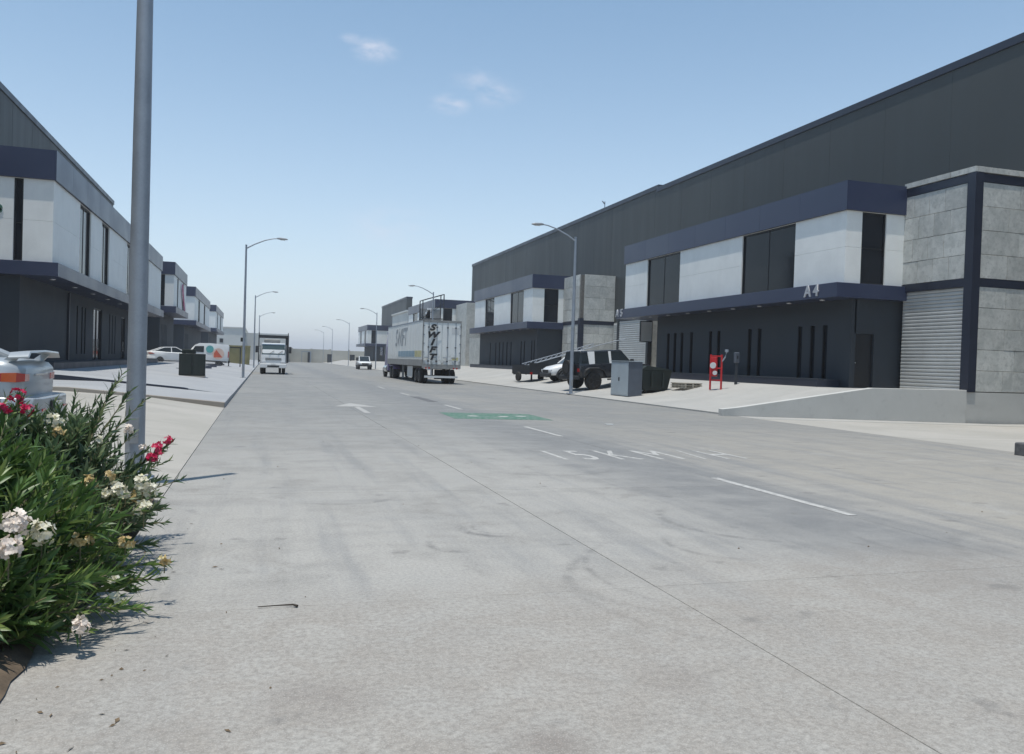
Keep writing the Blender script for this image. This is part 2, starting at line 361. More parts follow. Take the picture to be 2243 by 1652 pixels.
MAT['hill'] = pm('hill_scrub', (.19, .18, .15), .95, var=.2, scale=.02, fine=.3)
MAT['soil'] = pm('planter_soil', (.115, .085, .058), .95, var=.35, scale=6, fine=60, bump=.6)
MAT['stem'] = pm('oleander_stem', (.15, .135, .075), .7, var=.25, scale=9); MAT['dry'] = pm('dry_leaf', (.14, .10, .06), .85, var=.4, scale=20)
MAT['leaf'] = make_leaf('oleander_leaf', (.055, .108, .03), (.105, .19, .05), (.22, .29, .085))
MAT['leaf2'] = make_leaf('oleander_leaf_grey', (.058, .105, .048), (.105, .165, .075), (.21, .26, .125))
MAT['pw'] = make_leaf('petal_white', (.74, .71, .56), (.80, .77, .64), (.72, .66, .40), .25); MAT['pr'] = make_leaf('petal_red', (.52, .015, .07), (.62, .025, .11), (.64, .06, .15), .25)
MAT['pp'] = make_leaf('petal_pale_pink', (.80, .70, .62), (.84, .76, .68), (.84, .72, .64), .25); MAT['py'] = make_leaf('petal_wilted', (.40, .27, .10), (.58, .44, .20), (.66, .60, .36), .2)
MAT['twig'] = pm('dark_twig', (.045, .036, .028), .9, var=.3, scale=30)
MAT['soffit'] = pm('downlight_white', (.7, .7, .7), .4)

# ------------------------------------------------------------------ the setting: ground, road, pads
def struct(name, mb, mat, **k): return mb.build(name, mat, kind='structure', **k)
struct('ground', MB().add([(-1500, -300, -.36), (1500, -300, -.36), (1500, 2600, -.36), (-1500, 2600, -.36)], [(0, 1, 2, 3)]), MAT['ground'])
def sheet(xs_zs, y0, y1, step=2.0, thick=.5, left_edge=None):
    """solid pad: height profile across X, extruded along Y; left_edge(y) may move the first column"""
    m = MB(); n = max(1, int((y1-y0)/step)); rings = []
    for i in range(n+1):
        y = y0+(y1-y0)*i/n; top = []
        for k, (x, z) in enumerate(xs_zs):
            if k == 0 and left_edge: x = left_edge(y)
            top.append((x, y, z))
        rings.append(top+[(top[-1][0], y, -thick), (top[0][0], y, -thick)])
    return m.loft(rings)
LEDGE = lambda y: -1.0+max(0, y-25)*.0055
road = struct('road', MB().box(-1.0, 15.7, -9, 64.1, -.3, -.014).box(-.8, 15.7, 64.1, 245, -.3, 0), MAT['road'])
xs = [-1.0, 2.80, 6.38, 10.1, 15.7]; ys = [-8.1+4.5*i for i in range(17)]
for i in range(4):
    for j in range(len(ys)-1):
        gx, gt = .003, .0018; xa = -1.12 if i == 0 and ys[j+1] < 9.5 else xs[i]
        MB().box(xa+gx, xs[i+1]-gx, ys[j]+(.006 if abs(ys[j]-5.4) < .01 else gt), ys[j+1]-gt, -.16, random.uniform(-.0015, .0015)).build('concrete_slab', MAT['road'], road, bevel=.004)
MB().box(-.99, 15.69, -8.0, 63.8, -.2, -.012).build('joint_filler', MAT['joint'], road)
# left side: planter bed, driveway, two pads
bed = MB(); nx, ny = 40, 56; P = []
for j in range(ny+1):
    for i in range(nx+1):
        x = -7.5+i*(6.5/nx); y = .5+j*(9.1/ny); e = min(1, (nx-i)/4, j/3+.1)
        if i == nx: x = -1.07+.035*math.sin(y*2.3)+random.uniform(-.02, .03)
        P.append((x, y, (.012 if i == nx else .03+random.uniform(0, .045)*e+.05*e)))
F = [(j*(nx+1)+i, j*(nx+1)+i+1, (j+1)*(nx+1)+i+1, (j+1)*(nx+1)+i) for j in range(ny) for i in range(nx)]
struct('planter_bed', bed.add(P, F), MAT['soil'], smooth=60)
DRV = [(-1.006, .0), (-3, .27), (-5.2, .41), (-9, .5), (-40, .54)]
struct('driveway', sheet(DRV, 9.55, 25.88), MAT['drive'])
PAD1 = [(-1.0, .15), (-5.2, .52), (-9, .57), (-40, .56)]
pad_left = struct('pavement_left', sheet(PAD1, 26.06, 31.5, left_edge=LEDGE).add([], []), MAT['pad_l'])
PAD2 = [(-1.0, .12), (-2.6, .34), (-6.6, .68), (-8, .73), (-40, .75)]
struct('pavement_left_upper', sheet(PAD2, 31.56, 230, left_edge=LEDGE), MAT['pad_l'])
kb = MB(); prof = [(-1.0, .16), (-5.2, .53), (-9, .58), (-40, .6)]
kb.loft([[(x, 25.885, -.3), (x, 26.055, -.3), (x, 26.055, z), (x, 25.885, z)] for x, z in prof])
struct('kerb', kb, MAT['kerb'], bevel=.015)
kb = MB(); kb.loft([[(LEDGE(y)-.16, y, -.3), (LEDGE(y)+.004, y, -.3), (LEDGE(y)+.004, y, .135), (LEDGE(y)-.16, y, .165)] for y in [26.0+k*12 for k in range(17)]])
struct('kerb_street', kb, MAT['pad_l'])
lw = MB(); prof = [(-2.45, .325), (-2.6, .36), (-6.6, .71), (-8, .76), (-30, .78)]
lw.loft([[(x, 31.45, -.2), (x, 31.64, -.2), (x, 31.64, z), (x, 31.45, z)] for x, z in prof])
o = lw.build('low_wall', MAT['trim'], loc=(-8, 31.5, 0)); tag(o, 'low dark tapering retaining wall in front of the left office block', 'wall')
# right side
APR = [(15.706, .0), (20, -.07), (27, -.19), (60, -.25)]
struct('forecourt', sheet(APR, -9, 23.6), MAT['drive'])
struct('gutter_strip', sheet([(15.706, .004), (20, -.064), (27, -.184), (60, -.24)], 23.61, 24.84), MAT['pad_r'])
PADR = [(15.706, .05), (18.5, .36), (21.5, .98), (40, 1.03)]
struct('pavement_right', sheet(PADR, 25.12, 230), MAT['pad_r'])
def padr(x):
    for (a, za), (b, zb) in zip(PADR, PADR[1:]):
        if x <= b: return za+(zb-za)*(x-a)/(b-a)
    return 1.03
def padl(x, y=40):
    pr = PAD2 if y > 31.5 else PAD1
    for (a, za), (b, zb) in zip(pr, pr[1:]):
        if x >= b: return za+(zb-za)*(x-a)/(b-a)
    return .75
rw = MB(); prof = [(15.2, .10), (15.2, .24), (15.8, .30), (21.4, 1.09), (25.72, 1.10), (25.72, -.5), (15.2, -.5)]
rw.prism(prof, 'y', 24.85, 25.115)
o = rw.build('retaining_wall', MAT['retain'], loc=(20, 25, 0), bevel=.012); tag(o, 'pale concrete retaining wall rising along the A4 ramp', 'wall')

# painted marks (thin sheets above the road)
def mark(name, polys, mat, label, z=.0045, cat='road marking', group=None):
    c = Vector((sum(p[0] for q in polys for p in q), sum(p[1] for q in polys for p in q)))/sum(len(q) for q in polys)
    m = MB()
    for q in polys: m.prism(q, 'z', .0015, z)
    o = m.build(name, mat, loc=(c.x, c.y, 0)); tag(o, label, cat, group); return o
def rect(x0, x1, y0, y1): return [(x0, y0), (x1, y0), (x1, y1), (x0, y1)]
for k, (y0, y1, lab) in enumerate(((7.7, 10.65, 'nearest white centre line dash, right of the foreground'), (17.1, 19.7, 'white centre line dash just before the green road patch'),
        (26.6, 29.2, 'white centre line dash beyond the green road patch'), (36.6, 39.0, 'white centre line dash beyond the dark road strip'), (44.5, 47, 'small white centre line dash left of the semi trailer'))):
    mark('lane_dash', [rect(6.36, 6.48, y0, y1)], MAT['mark'], lab, group='centre line dashes')
mark('green_patch', [[(5.2, 22.3), (8.0, 22.0), (8.1, 24.6), (5.3, 24.9)]], MAT['markg'], 'worn green painted rectangle on the road', cat='road marking')
gp = bpy.data.objects['green_patch']
for k, (x, y) in enumerate(((6.0, 23.4), (6.9, 23.3), (7.5, 23.5))):
    m = MB().tube([(x, y, .0045), (x, y, .0075)], .17, 12); m.build('faded_emblem', MAT['mark'], gp)
mark('dark_strip', [rect(6.25, 6.62, 31.3, 35.4)], MAT['markd'], 'narrow dark strip on the centre line beyond the green patch', cat='road marking')
mark('lane_arrow', [rect(2.95, 3.13, 24.2, 27.4), [(2.35, 27.3), (3.73, 27.3), (3.04, 29.4)]], MAT['markf'], 'worn white arrow in the left lane', cat='road marking')
o = thing('speed_marking', 'painted words 15KM/H in worn white on the road', 'road marking', (6.65, 13.5, 0))
x = -1.88
for ch, wd in (('1', .40), ('5', .64), ('K', .70), ('M', .90), ('/', .50), ('H', .70)):
    mt = Matrix.Translation((x+wd/2, 0, .003)) @ Matrix.Diagonal((.86, 2.1, 1, 1))
    text_part(ch, .92, mt, MAT['mark'], o, .0012, 'painted_character', bold=0); x += wd
tag(B(9.0, 9.22, 20.5, 20.66, .003, .018).build('paper_scrap', MAT['plate'], loc=(9.1, 20.6, 0)), 'scrap of white paper on the right side of the road', 'litter')
o = B(15.12, 16.6, 13.05, 13.35, -.05, .27).build('wheel_stop', MAT['markd'], loc=(15.8, 13.2, 0), bevel=.03); tag(o, 'dark concrete kerb block at the right edge of the frame', 'kerb block')

# ------------------------------------------------------------------ buildings
def wall_holes(m, bx, v0, v1, z0, z1, holes):
    """bx(v0,v1,z0,z1) adds a slab; holes (va,vb,za,zb) must not overlap in v"""
    v = v0
    for va, vb, za, zb in sorted(holes):
        if va > v: bx(v, va, z0, z1)
        if za > z0: bx(va, vb, z0, za)
        if zb < z1: bx(va, vb, zb, z1)
        v = vb
    if v < v1: bx(v, v1, z0, z1)
def office(P, s, xf, v0, v1, zp, wins, swin, slits, rg=.7, D=6, near=True, sdoor=None, doors=(), hs=(3.7, 4.3, 7.32, 8.52), co=.42, sl=(.1, 2.65), gend=None):
    X = lambda u: xf+s*u
    def bx(m, u0, u1, a, b, z0, z1): return m.box(X(u0), X(u1), a, b, zp+z0, zp+z1)
    c0, c1, f0, f1 = hs
    # fascia band with panels
    bx(MB(), .03, D, v0+.03, v1-.03, f0+.004, f1-.02).build('fascia', MAT['trim'], P)
    n = max(1, round((v1-v0)/(3.1 if near else 9)))
    for k in range(n):
        a, b = v0+(v1-v0)*k/n, v0+(v1-v0)*(k+1)/n
        bx(MB(), 0, .028, a+(.005 if k else 0), b-.005, f0, f1).build('fascia_panel', MAT['navy'], P)
    n = 2 if near else 1
    for k in range(n):
        a, b = .03+(D-.03)*k/n, .03+(D-.03)*(k+1)/n
        bx(MB(), a+.005, b-.005, v0, v0+.028, f0, f1).build('fascia_panel', MAT['navy'], P)
        bx(MB(), a+.005, b-.005, v1-.028, v1, f0, f1).build('fascia_panel', MAT['navy'], P)
    # upper floor: backing wall and white panels between the windows
    iu = .10
    m = MB()
    wall_holes(m, lambda a, b, z0, z1: bx(m, iu+.03, iu+.24, a, b, z0, z1), v0+.13, v1-.13, c1, f0, [(a, b, c1+.02, f0-.02) for a, b in wins])
    wall_holes(m, lambda a, b, z0, z1: bx(m, a, b, v0+.13, v0+.34, z0, z1), iu+.24, D, c1, f0, [(swin[0], swin[1], c1+.02, f0-.02)] if swin else [])
    bx(m, iu+.24, D, v1-.34, v1-.13, c1, f0)
    m.build('upper_wall', MAT['white'], P)
    edges = [v0+.1]+[q for w_ in sorted(wins) for q in w_]+[v1-.1]
    rows = (c1, c1+(f0-c1)*.5, f0) if near else (c1, f0)
    for k in range(0, len(edges), 2):
        a, b = edges[k], edges[k+1]; nn = max(1, round((b-a)/2.4)) if near else 1
        for i in range(nn):
            for j in range(len(rows)-1):
                q0, q1 = a+(b-a)*i/nn, a+(b-a)*(i+1)/nn
                bx(MB(), iu, iu+.028, q0+.003, q1-.003, rows[j]+.004, rows[j+1]-.004).build('wall_panel', MAT['white'], P)
    ue = [iu]+(list(swin) if swin else [])+[D]
    for k in range(0, len(ue), 2):
        for j in range(len(rows)-1):
            bx(MB(), ue[k]+.004, ue[k+1]-.003, v0+.10, v0+.128, rows[j]+.004, rows[j+1]-.004).build('wall_panel', MAT['white'], P)
    for a, b in wins:
        m = MB(); t = .07
        bx(m, iu+.06, iu+.2, a, a+t, c1+.02, f0-.02); bx(m, iu+.06, iu+.2, b-t, b, c1+.02, f0-.02)
        bx(m, iu+.06, iu+.2, a+t, b-t, c1+.02, c1+.02+t); bx(m, iu+.06, iu+.2, a+t, b-t, f0-.02-t, f0-.02)
        nm = 2 if near and b-a > 2 else 1
        for i in range(1, nm): q = a+(b-a)*i/nm; bx(m, iu+.1, iu+.16, q-.014, q+.014, c1+.09, f0-.09)
        wn = m.build('window', MAT['frame'], P)
        for i in range(nm):
            q0, q1 = a+t+(b-a-2*t)*i/nm, a+t+(b-a-2*t)*(i+1)/nm
            bx(MB(), iu+.12, iu+.14, q0, q1, c1+.06, f0-.06).build('pane', MAT['glass'], wn)
    if swin:
        a, b = swin; m = MB(); t = .06
        bx(m, a, a+t, v0+.16, v0+.3, c1+.02, f0-.02); bx(m, b-t, b, v0+.16, v0+.3, c1+.02, f0-.02)
        bx(m, a+t, b-t, v0+.16, v0+.3, c1+.02, c1+.08); bx(m, a+t, b-t, v0+.16, v0+.3, f0-.08, f0-.02); bx(m, a+t, b-t, v0+.18, v0+.28, c1+1.5, c1+1.54)
        wn = m.build('window', MAT['frame'], P)
        bx(MB(), a+.04, b-.04, v0+.22, v0+.24, c1+.05, f0-.05).build('pane', MAT['glass'], wn)
    # canopy
    bx(MB(), -co, D, v0-.1, v1+.1, c0, c1-.002).build('canopy', MAT['navy'], P, bevel=.012)
    if near:
        for k in range(9):
            v = v0+1.6+(v1-v0-3)*k/8
            MB().tube([(X(rg*.35-.05), v, zp+c0-.03), (X(rg*.35-.05), v, zp+c0-.001)], .11, 12).build('downlight', MAT['soffit'], P)
    # ground floor
    m = MB(); w0, w1 = v0+.35, gend or v1-.35
    holes = [(v-.16, v+.16, sl[0], sl[1]) for v in slits]+[(a, b, 0, h) for a, b, h in doors]
    wall_holes(m, lambda a, b, z0, z1: bx(m, rg, rg+.25, a, b, z0, z1), w0, w1, -.6, c0, holes)
    wall_holes(m, lambda a, b, z0, z1: bx(m, a, b, w0, w0+.25, z0, z1), rg+.25, D, -.6, c0, [(sdoor[0], sdoor[1], 0, sdoor[2])] if sdoor else [])
    bx(m, rg+.25, D, w1-.25, w1, -.6, c0)
    m.build('ground_floor_wall', MAT['char'], P)
    for v in slits:
        wn = MB(); bx(wn, rg+.03, rg+.16, v-.16, v-.13, sl[0], sl[1]); bx(wn, rg+.03, rg+.16, v+.13, v+.16, sl[0], sl[1])
        wn = wn.build('slit_window', MAT['frame'], P)
        bx(MB(), rg+.12, rg+.14, v-.13, v+.13, sl[0], sl[1]).build('pane', MAT['glass'], wn)
    for a, b, h in doors:
        d = MB(); bx(d, rg+.05, rg+.18, a, a+.07, 0, h); bx(d, rg+.05, rg+.18, b-.07, b, 0, h); bx(d, rg+.05, rg+.18, a+.07, b-.07, h-.08, h); bx(d, rg+.06, rg+.17, (a+b)/2-.03, (a+b)/2+.03, 0, h-.08)
        d = d.build('glass_door', MAT['frame'], P)
        bx(MB(), rg+.10, rg+.12, a+.07, b-.07, .02, h-.08).build('pane', MAT['glass'], d)
        bx(MB(), rg-.03, rg+.05, (a+b)/2+.06, (a+b)/2+.09, .8, 1.5).build('door_handle', MAT['chrome'], d)
    if sdoor:
        a, b, h = sdoor; d = MB(); bx(d, a, b, w0+.1, w0+.16, 0, h); d = d.build('door', MAT['frame'], P)
        bx(MB(), a+.1, a+.16, w0+.03, w0+.1, 1.0, 1.04).build('door_handle', MAT['chrome'], d)
    bx(MB(), rg-1.15, rg-.001, v0+.9, w1-.3, -.7, .26).build('plinth', MAT['trim'], P, bevel=.01)
    if near: bx(MB(), rg-1.16, rg-.05, v0+.9, w1-.3, .262, .30).build('plinth_cap', MAT['char'], P)

def warehouse(P, x0, x1, y0, y1, z0, zt, trim=True, coldir=-1):
    m = MB().box(x0, x1, y0, y1, z0, zt); m.build('metal_wall', MAT['clad'], P)
    xf = x0 if coldir < 0 else x1
    m = MB(); y = y0+.5
    while y < y1-.3: m.box(xf, xf+coldir*.006, y, y+.02, z0, zt-.32); y += 4.08
    m.build('standing_seams', MAT['clad'], P, kind='stuff')
    MB().box(x0-.07, x1+.07, y0-.07, y1+.07, zt-.3, zt+.04).build('roof_coping', MAT['trim'], P)

def slatted(P, bxf, v0, v1, z0, z1, n, xf, s):
    """roller shutter of n slats; bxf(m,x0,x1,v0,v1,z0,z1)"""
    sh = MB().box(xf+s*.06, xf+s*.12, v0-.05, v1+.05, z0, z1+.1).build('roller_shutter', MAT['shutter'], P)
    h = (z1-z0)/n; me = None
    for k in range(n):
        if me is None:
            q = [(0, .0), (-s*.035, h*.2), (-s*.04, h*.6), (-s*.02, h*.93), (0, h*.96), (s*.02, h*.96), (s*.02, 0)]
            ob = MB().prism(q, 'y', 0, v1-v0).build('slat', MAT['shutter'], sh, smooth=50); me = ob.data
            me.transform(Matrix.Translation(Vector(OFF[ob.name])))
        else:
            ob = bpy.data.objects.new('slat', me); COL.objects.link(ob); ob.parent = sh; OFF[ob.name] = OFF[sh.name]
        ob.location = Vector((xf+s*.04, v0, z0+k*h))-Vector(OFF[sh.name])
    return sh

def concrete_bay(P, xc, xm, v0, v1, zp, ztop, shutter=True, nslat=28, rows_hi=4, rows_lo=5, zlow=-.6, framed=True):
    """precast block: street face at xc (v0..v1), south face at v0 (xc..xm), dark post and beams"""
    zb = zp+4.05; zh = zp+8.05 if framed else ztop           # beam heights
    MB().box(xc+.09, xm, v0+.09, v1, zlow, ztop-.05).build('core', MAT['joint'], P) if not shutter else None
    if shutter:
        MB().box(xc+.10, xm, v0+.10, v1, zb, ztop-.05).box(xc+.35, xm, v0+.10, v1, zlow, zb).build('core', MAT['joint'], P)
    def pan(x0, x1, y0, y1, z0, z1):
        d = random.uniform(-.006, .006)
        if abs(x1-x0) < .2: x0 += d
        else: y0 += d
        MB().box(x0, x1, y0, y1, z0, z1).build('concrete_panel', MAT['precast'], P, bevel=.008)
    g = .008; pw = .36
    # street face above the shutter
    nr = rows_hi; cols = max(2, round((v1-v0-pw)/.9))
    for r in range(nr):
        z0, z1 = zb+.32+(zh-zb-.32)*r/nr, zb+.32+(zh-zb-.32)*(r+1)/nr
        sh = (.35 if r % 2 else 0)
        cuts = sorted(set([v0+pw, v1]+[v0+pw+(v1-v0-pw)*(c+sh)/cols for c in range(1, cols)]))
        for a, b in zip(cuts, cuts[1:]): pan(xc+.02, xc+.1, a+g, b-g, z0+g, z1-g)
    # south face, upper and lower
    L = xm-xc-pw; cols = max(2, round(L/1.15))
    for (za, zc, nr) in ((zb+.32, zh, rows_hi), (zp, zb, rows_lo)):
        for r in range(nr):
            z0, z1 = za+(zc-za)*r/nr, za+(zc-za)*(r+1)/nr
            cuts = sorted(set([xc+pw, xm]+[xc+pw+L*(c+(.4 if r % 2 else 0))/cols for c in range(1, cols)]))
            for a, b in zip(cuts, cuts[1:]): pan(a+g, b-g, v0+.02, v0+.1, z0+g, z1-g)
    # cap row
    for k in range(3 if framed else 0):
        a, b = v0+.0+(v1-v0)*k/3, v0+(v1-v0)*(k+1)/3; pan(xc-.02, xc+.1, a+(g if k else 0), b-g, zh+.36, ztop)
    for k in range(3 if framed else 0):
        a, b = xc+.1+(xm-xc-.1)*k/3, xc+.1+(xm-xc-.1)*(k+1)/3; pan(a+g, b-g, v0-.02, v0+.1, zh+.36, ztop)
    # steel
    MB().box(xc-.04, xc+pw-.02, v0-.05, v0+pw-.02, zp-.02, zh+.34 if framed else zb+.5).build('steel_post', MAT['trim'], P)
    for z in ((zb, zh+.01) if framed else (zb,)):
        MB().box(xc+.0, xc+.2, v0+pw-.02, v1, z, z+.31).build('steel_beam', MAT['trim'], P)
        MB().box(xc+pw-.02, xm, v0+.0, v0+.2, z, z+.31).build('steel_beam', MAT['trim'], P)
    if shutter:
        slatted(P, None, v0+pw, v1-.02, zp-.02, zb, nslat, xc+.1, 1)
    else:
        for r in range(rows_lo):
            z0, z1 = zp+(zb-zp)*r/rows_lo, zp+(zb-zp)*(r+1)/rows_lo
            for c in range(3): pan(xc+.02, xc+.1, v0+pw+(v1-v0-pw)*c/3+g, v0+pw+(v1-v0-pw)*(c+1)/3-g, z0+g, z1-g)
    # base below the pad on the south side
    MB().box(xc-.17, xm, v0+.005, v0+.3, -.5, zp-.025).build('base_wall', MAT['retain'], P)

# right: first building (A4 / A5)
b1 = thing('warehouse_building', 'large dark warehouse on the right with white office block numbered A4', 'building', (29, 41, 0), group='warehouse buildings along the street', world=True)
warehouse(b1, 29, 70, -20, 57.8, 0, 15.45)
office(b1, 1, 22.9, 28.5, 50.2, 1.03, [(32.0, 36.3), (42.7, 46.9)], (.88, 2.1),
       [30.5, 31.35, 32.25, 35.45, 36.3, 39.25, 40.1, 42.2, 43.3, 44.15, 45.0], rg=.72, D=6.1, sdoor=(.9, 1.9, 2.25), gend=46.5)
concrete_bay(b1, 25.9, 28.99, 25.0, 28.62, 1.04, 9.66)
text_part('A', .66, frame_mtx((22.465, 30.25, 5.05), (0, -1, 0), (0, 0, 1)), MAT['letter'], b1, .03, 'number_letter', bold=.02)
text_part('4', .66, frame_mtx((22.465, 29.7, 5.05), (0, -1, 0), (0, 0, 1)), MAT['letter'], b1, .03, 'number_letter', bold=.02)
text_part('A', .66, frame_mtx((22.465, 50.05, 5.07), (0, -1, 0), (0, 0, 1)), MAT['letter'], b1, .03, 'number_letter', bold=.02)
text_part('5', .66, frame_mtx((22.465, 49.4, 5.07), (0, -1, 0), (0, 0, 1)), MAT['letter'], b1, .03, 'number_letter', bold=.02)
for q in (52.4, 57.4): MB().box(25.9, 26.2, q, q+.3, .9, 5.4).build('steel_post', MAT['black'], b1)
MB().box(25.92, 26.18, 52.7, 57.4, 5.0, 5.38).build('steel_beam', MAT['black'], b1)
slatted(b1, None, 52.7, 57.4, 1.0, 5.0, 26, 25.95, 1)
MB().box(26.2, 28.9, 52.5, 57.6, .9, 4.95).build('core', MAT['precast'], b1)
# hanging white sign board under the canopy
sg = thing('hanging_sign', 'white square sign box hanging under the canopy end beside the pale shutter', 'sign', (24.9, 50.6, 3.2), world=True)
MB().box(24.5, 25.4, 50.72, 50.84, 3.3, 4.72).build('board_frame', MAT['frame'], sg); MB().box(24.55, 25.35, 50.70, 50.718, 3.35, 4.66).build('board_face', MAT['white'], sg)

# right: second building
b2 = thing('warehouse_building', 'second dark warehouse on the right, behind the light pole and off-roader', 'building', (29, 87, 0), group='warehouse buildings along the street', world=True)
warehouse(b2, 29.12, 70, 57.9, 116.5, 0, 15.7)
office(b2, 1, 22.9, 69.5, 90.3, 1.03, [(72.2, 76.4), (82.2, 85.8)], (1.2, 2.55), [70.6, 71.3, 73.5, 74.5, 77.8, 79.2, 80.6, 81.9, 83.3, 85.5], rg=.72, D=6.1)
concrete_bay(b2, 25.9, 29.1, 65.4, 69.6, 1.04, 9.35, shutter=False, framed=False)
slatted(b2, None, 59.7, 65.2, 1.0, 5.2, 22, 28.95, 1)
office(b2, 1, 22.9, 112.3, 134, 1.6, [(115, 119), (126, 130)], (1.2, 2.5), [], rg=.72, D=6.1, near=False)
MB().box(25.9, 28.9, 106, 112.25, .8, 9.4).build('concrete_block', MAT['precast'], b2); MB().box(25.9, 29, 91, 104, .8, 4.6).build('concrete_block', MAT['precast'], b2)
# right: third building, far down the street
b3 = thing('warehouse_building', 'far dark warehouse on the right beyond the semi trailer', 'building', (29, 190, 0), group='warehouse buildings along the street', world=True)
warehouse(b3, 29, 30.2, 172, 209, 0, 14.8); MB().box(30.2, 60, 172.5, 208.5, 0, 9.5).build('rear_hall', MAT['clad'], b3)
office(b3, 1, 22.9, 188, 206, .7, [(190, 193.5), (199, 202)], (1.0, 2.0), [], rg=1.6, D=6.1, near=False)
b4 = thing('warehouse_building', 'low pale building between the far warehouse and the semi trailer', 'building', (27, 150, 0), world=True)
MB().box(25.5, 40, 150, 168, 0, 10.4).build('wall', MAT['farwhite'], b4); MB().box(25.3, 40.2, 149.8, 168.2, 10.4, 10.7).build('roof', MAT['farwhite'], b4)

# left: first building
c1 = thing('warehouse_building', 'dark warehouse with white panelled office block on the left edge', 'building', (-13.4, 55, 0), group='warehouse buildings along the street', world=True)
warehouse(c1, -45, -13.4, -10, 84, 0, 15.4, coldir=1)
office(c1, -1, -8, 37.0, 74.3, .75, [(42.15, 44.7), (47.6, 49.8), (56.0, 58.5), (64.2, 66.5)], (1.18, 1.51), [48.2, 49.45, 50.25, 57.9, 59.0, 60.0, 66, 67.2], rg=1.3, D=5.4,
       doors=[(52.6, 55.2, 3.3), (62.5, 64.2, 3.2)], hs=(3.75, 4.3, 7.6, 8.78), co=.15, sl=(.62, 3.15))
MB().box(-9.29, -9.2, 45.85, 45.98, .7, 4.4).build('downpipe', MAT['trim'], c1)
for k, (x, z, r) in enumerate(((-10.05, 7.1, .16), (-10.0, 7.0, .1))):
    MB().tube([(x, 37.07, z), (x, 37.1, z)], r, 10).build('green_decal', MAT['markg'], c1)
# left: further blocks
for k, (v0, v1, zp, wins, sw, lab, hh) in enumerate((
        (84.6, 98.2, 1.7, [(88, 89.4), (94, 95.5)], (.9, 2.4), 'second office block on the left with dark doorway window and pink sign', 15.2),
        (110.4, 141.5, 1.4, [(117, 120), (128, 131)], None, 'third office block on the left, white with navy band', 0),
        (160, 191, 2.0, [(166, 169), (178, 182)], None, 'farthest small office block on the left', 0))):
    c = thing('office_building', lab, 'building', (-8, (v0+v1)/2, 0), group='office blocks along the left', world=True)
    office(c, -1, -8, v0, v1, zp, wins, sw, [v0+2+q*1.1 for q in range(5)], rg=1.3, D=5.2, near=False, co=.15)
    MB().box(-13, -8.6, v0+.3, v1-.3, .3, zp+.2).build('base_wall', MAT['char'], c)
    MB().box(-30, -13.2, v0-1, v1+1, 0, zp+7.6).build('rear_hall', MAT['clad'], c)
    if k == 0:
        m = MB()
        for q in range(6): m.tube([(-7.98, 92.0+q*.55, zp+6.6-q*.45), (-7.9, 92.0+q*.55, zp+6.6-q*.45)], .42, 8)
        m.build('pink_sign', MAT['pink'], c)
# far end of the street
fw = thing('boundary_wall', 'long pale boundary wall closing the far end of the street', 'wall', (15, 228, 0), world=True)
for k in range(26): MB().box(-12+k*5, -7.03+k*5, 228, 228.25, -.3, 3.55+.12*math.sin(k*1.7)).build('wall_panel', MAT['farbeige'], fw)
for k in range(27): MB().box(-12.2+k*5, -11.8+k*5, 227.85, 228.4, -.3, 3.8).build('wall_pier', MAT['farbeige'], fw)
fb = thing('far_warehouse', 'long pale warehouse at the far end on the left, behind the truck', 'building', (-10, 216, 0), world=True)
MB().box(-60, -4, 215, 290, 0, 8.1).build('wall', MAT['farwhite'], fb); MB().box(-60, 6.6, 221, 290, 0, 7.2).build('lower_wall', MAT['farwhite'], fb); MB().box(-60.2, -3.8, 214.8, 290, 8.1, 8.35).build('roof', MAT['farwhite'], fb)
MB().box(-9.8, -9.0, 214.9, 215.02, 4.4, 5.4).build('vent', MAT['black'], fb)
gatehouse = thing('gate_frame', 'small grey gate frame standing against the far boundary wall', 'gate', (11.5, 227.2, 0), world=True)
MB().box(10.4, 10.55, 227, 227.2, 0, 3).build('post', MAT['galv'], gatehouse); MB().box(12.6, 12.9, 227, 227.2, 0, 3).build('post', MAT['galv'], gatehouse); MB().box(10.55, 12.6, 227, 227.2, 2.8, 3).build('beam', MAT['galv'], gatehouse); MB().box(12.0, 12.6, 227.05, 227.15, 0, 2.8).build('leaf', MAT['black'], gatehouse)
for x, y, h, lab in ((17.2, 220, 2.3, 'small dark utility box by the far wall, left of the pair'), (21.5, 205, 2.3, 'tall dark utility box of the pair near the far wall'), (22.9, 204, 1.7, 'short dark utility box of the pair near the far wall')):
    u = thing('utility_box', lab, 'utility box', (x, y, 0), group='far utility boxes')
    B(-.55, .55, -.5, .5, 0, h).build('case', MAT['black'], u, bevel=.05); B(-.5, .5, -.53, -.502, .15, h-.2).build('door', MAT['char'], u); B(-.62, .62, -.58, .58, h, h+.08).build('lid', MAT['black'], u)
hl = MB(); N = 70; rows = []
for j in range(5):
    row = []
    for i in range(N+1):
        x = -900+i*(2300/N); hgt = (22+8*math.sin(i*.31+1)+6*math.sin(i*.83)+4*math.sin(i*1.9)+16*math.exp(-((x+60)/160)**2))*(j/4)**.8
        row.append((x, 1000+j*160+20*math.sin(i*.5), -2+hgt*.62))
    rows.append(row)
hl.loft(rows, cap=False, closed=False); struct('hills', hl, MAT['hill'], smooth=60)

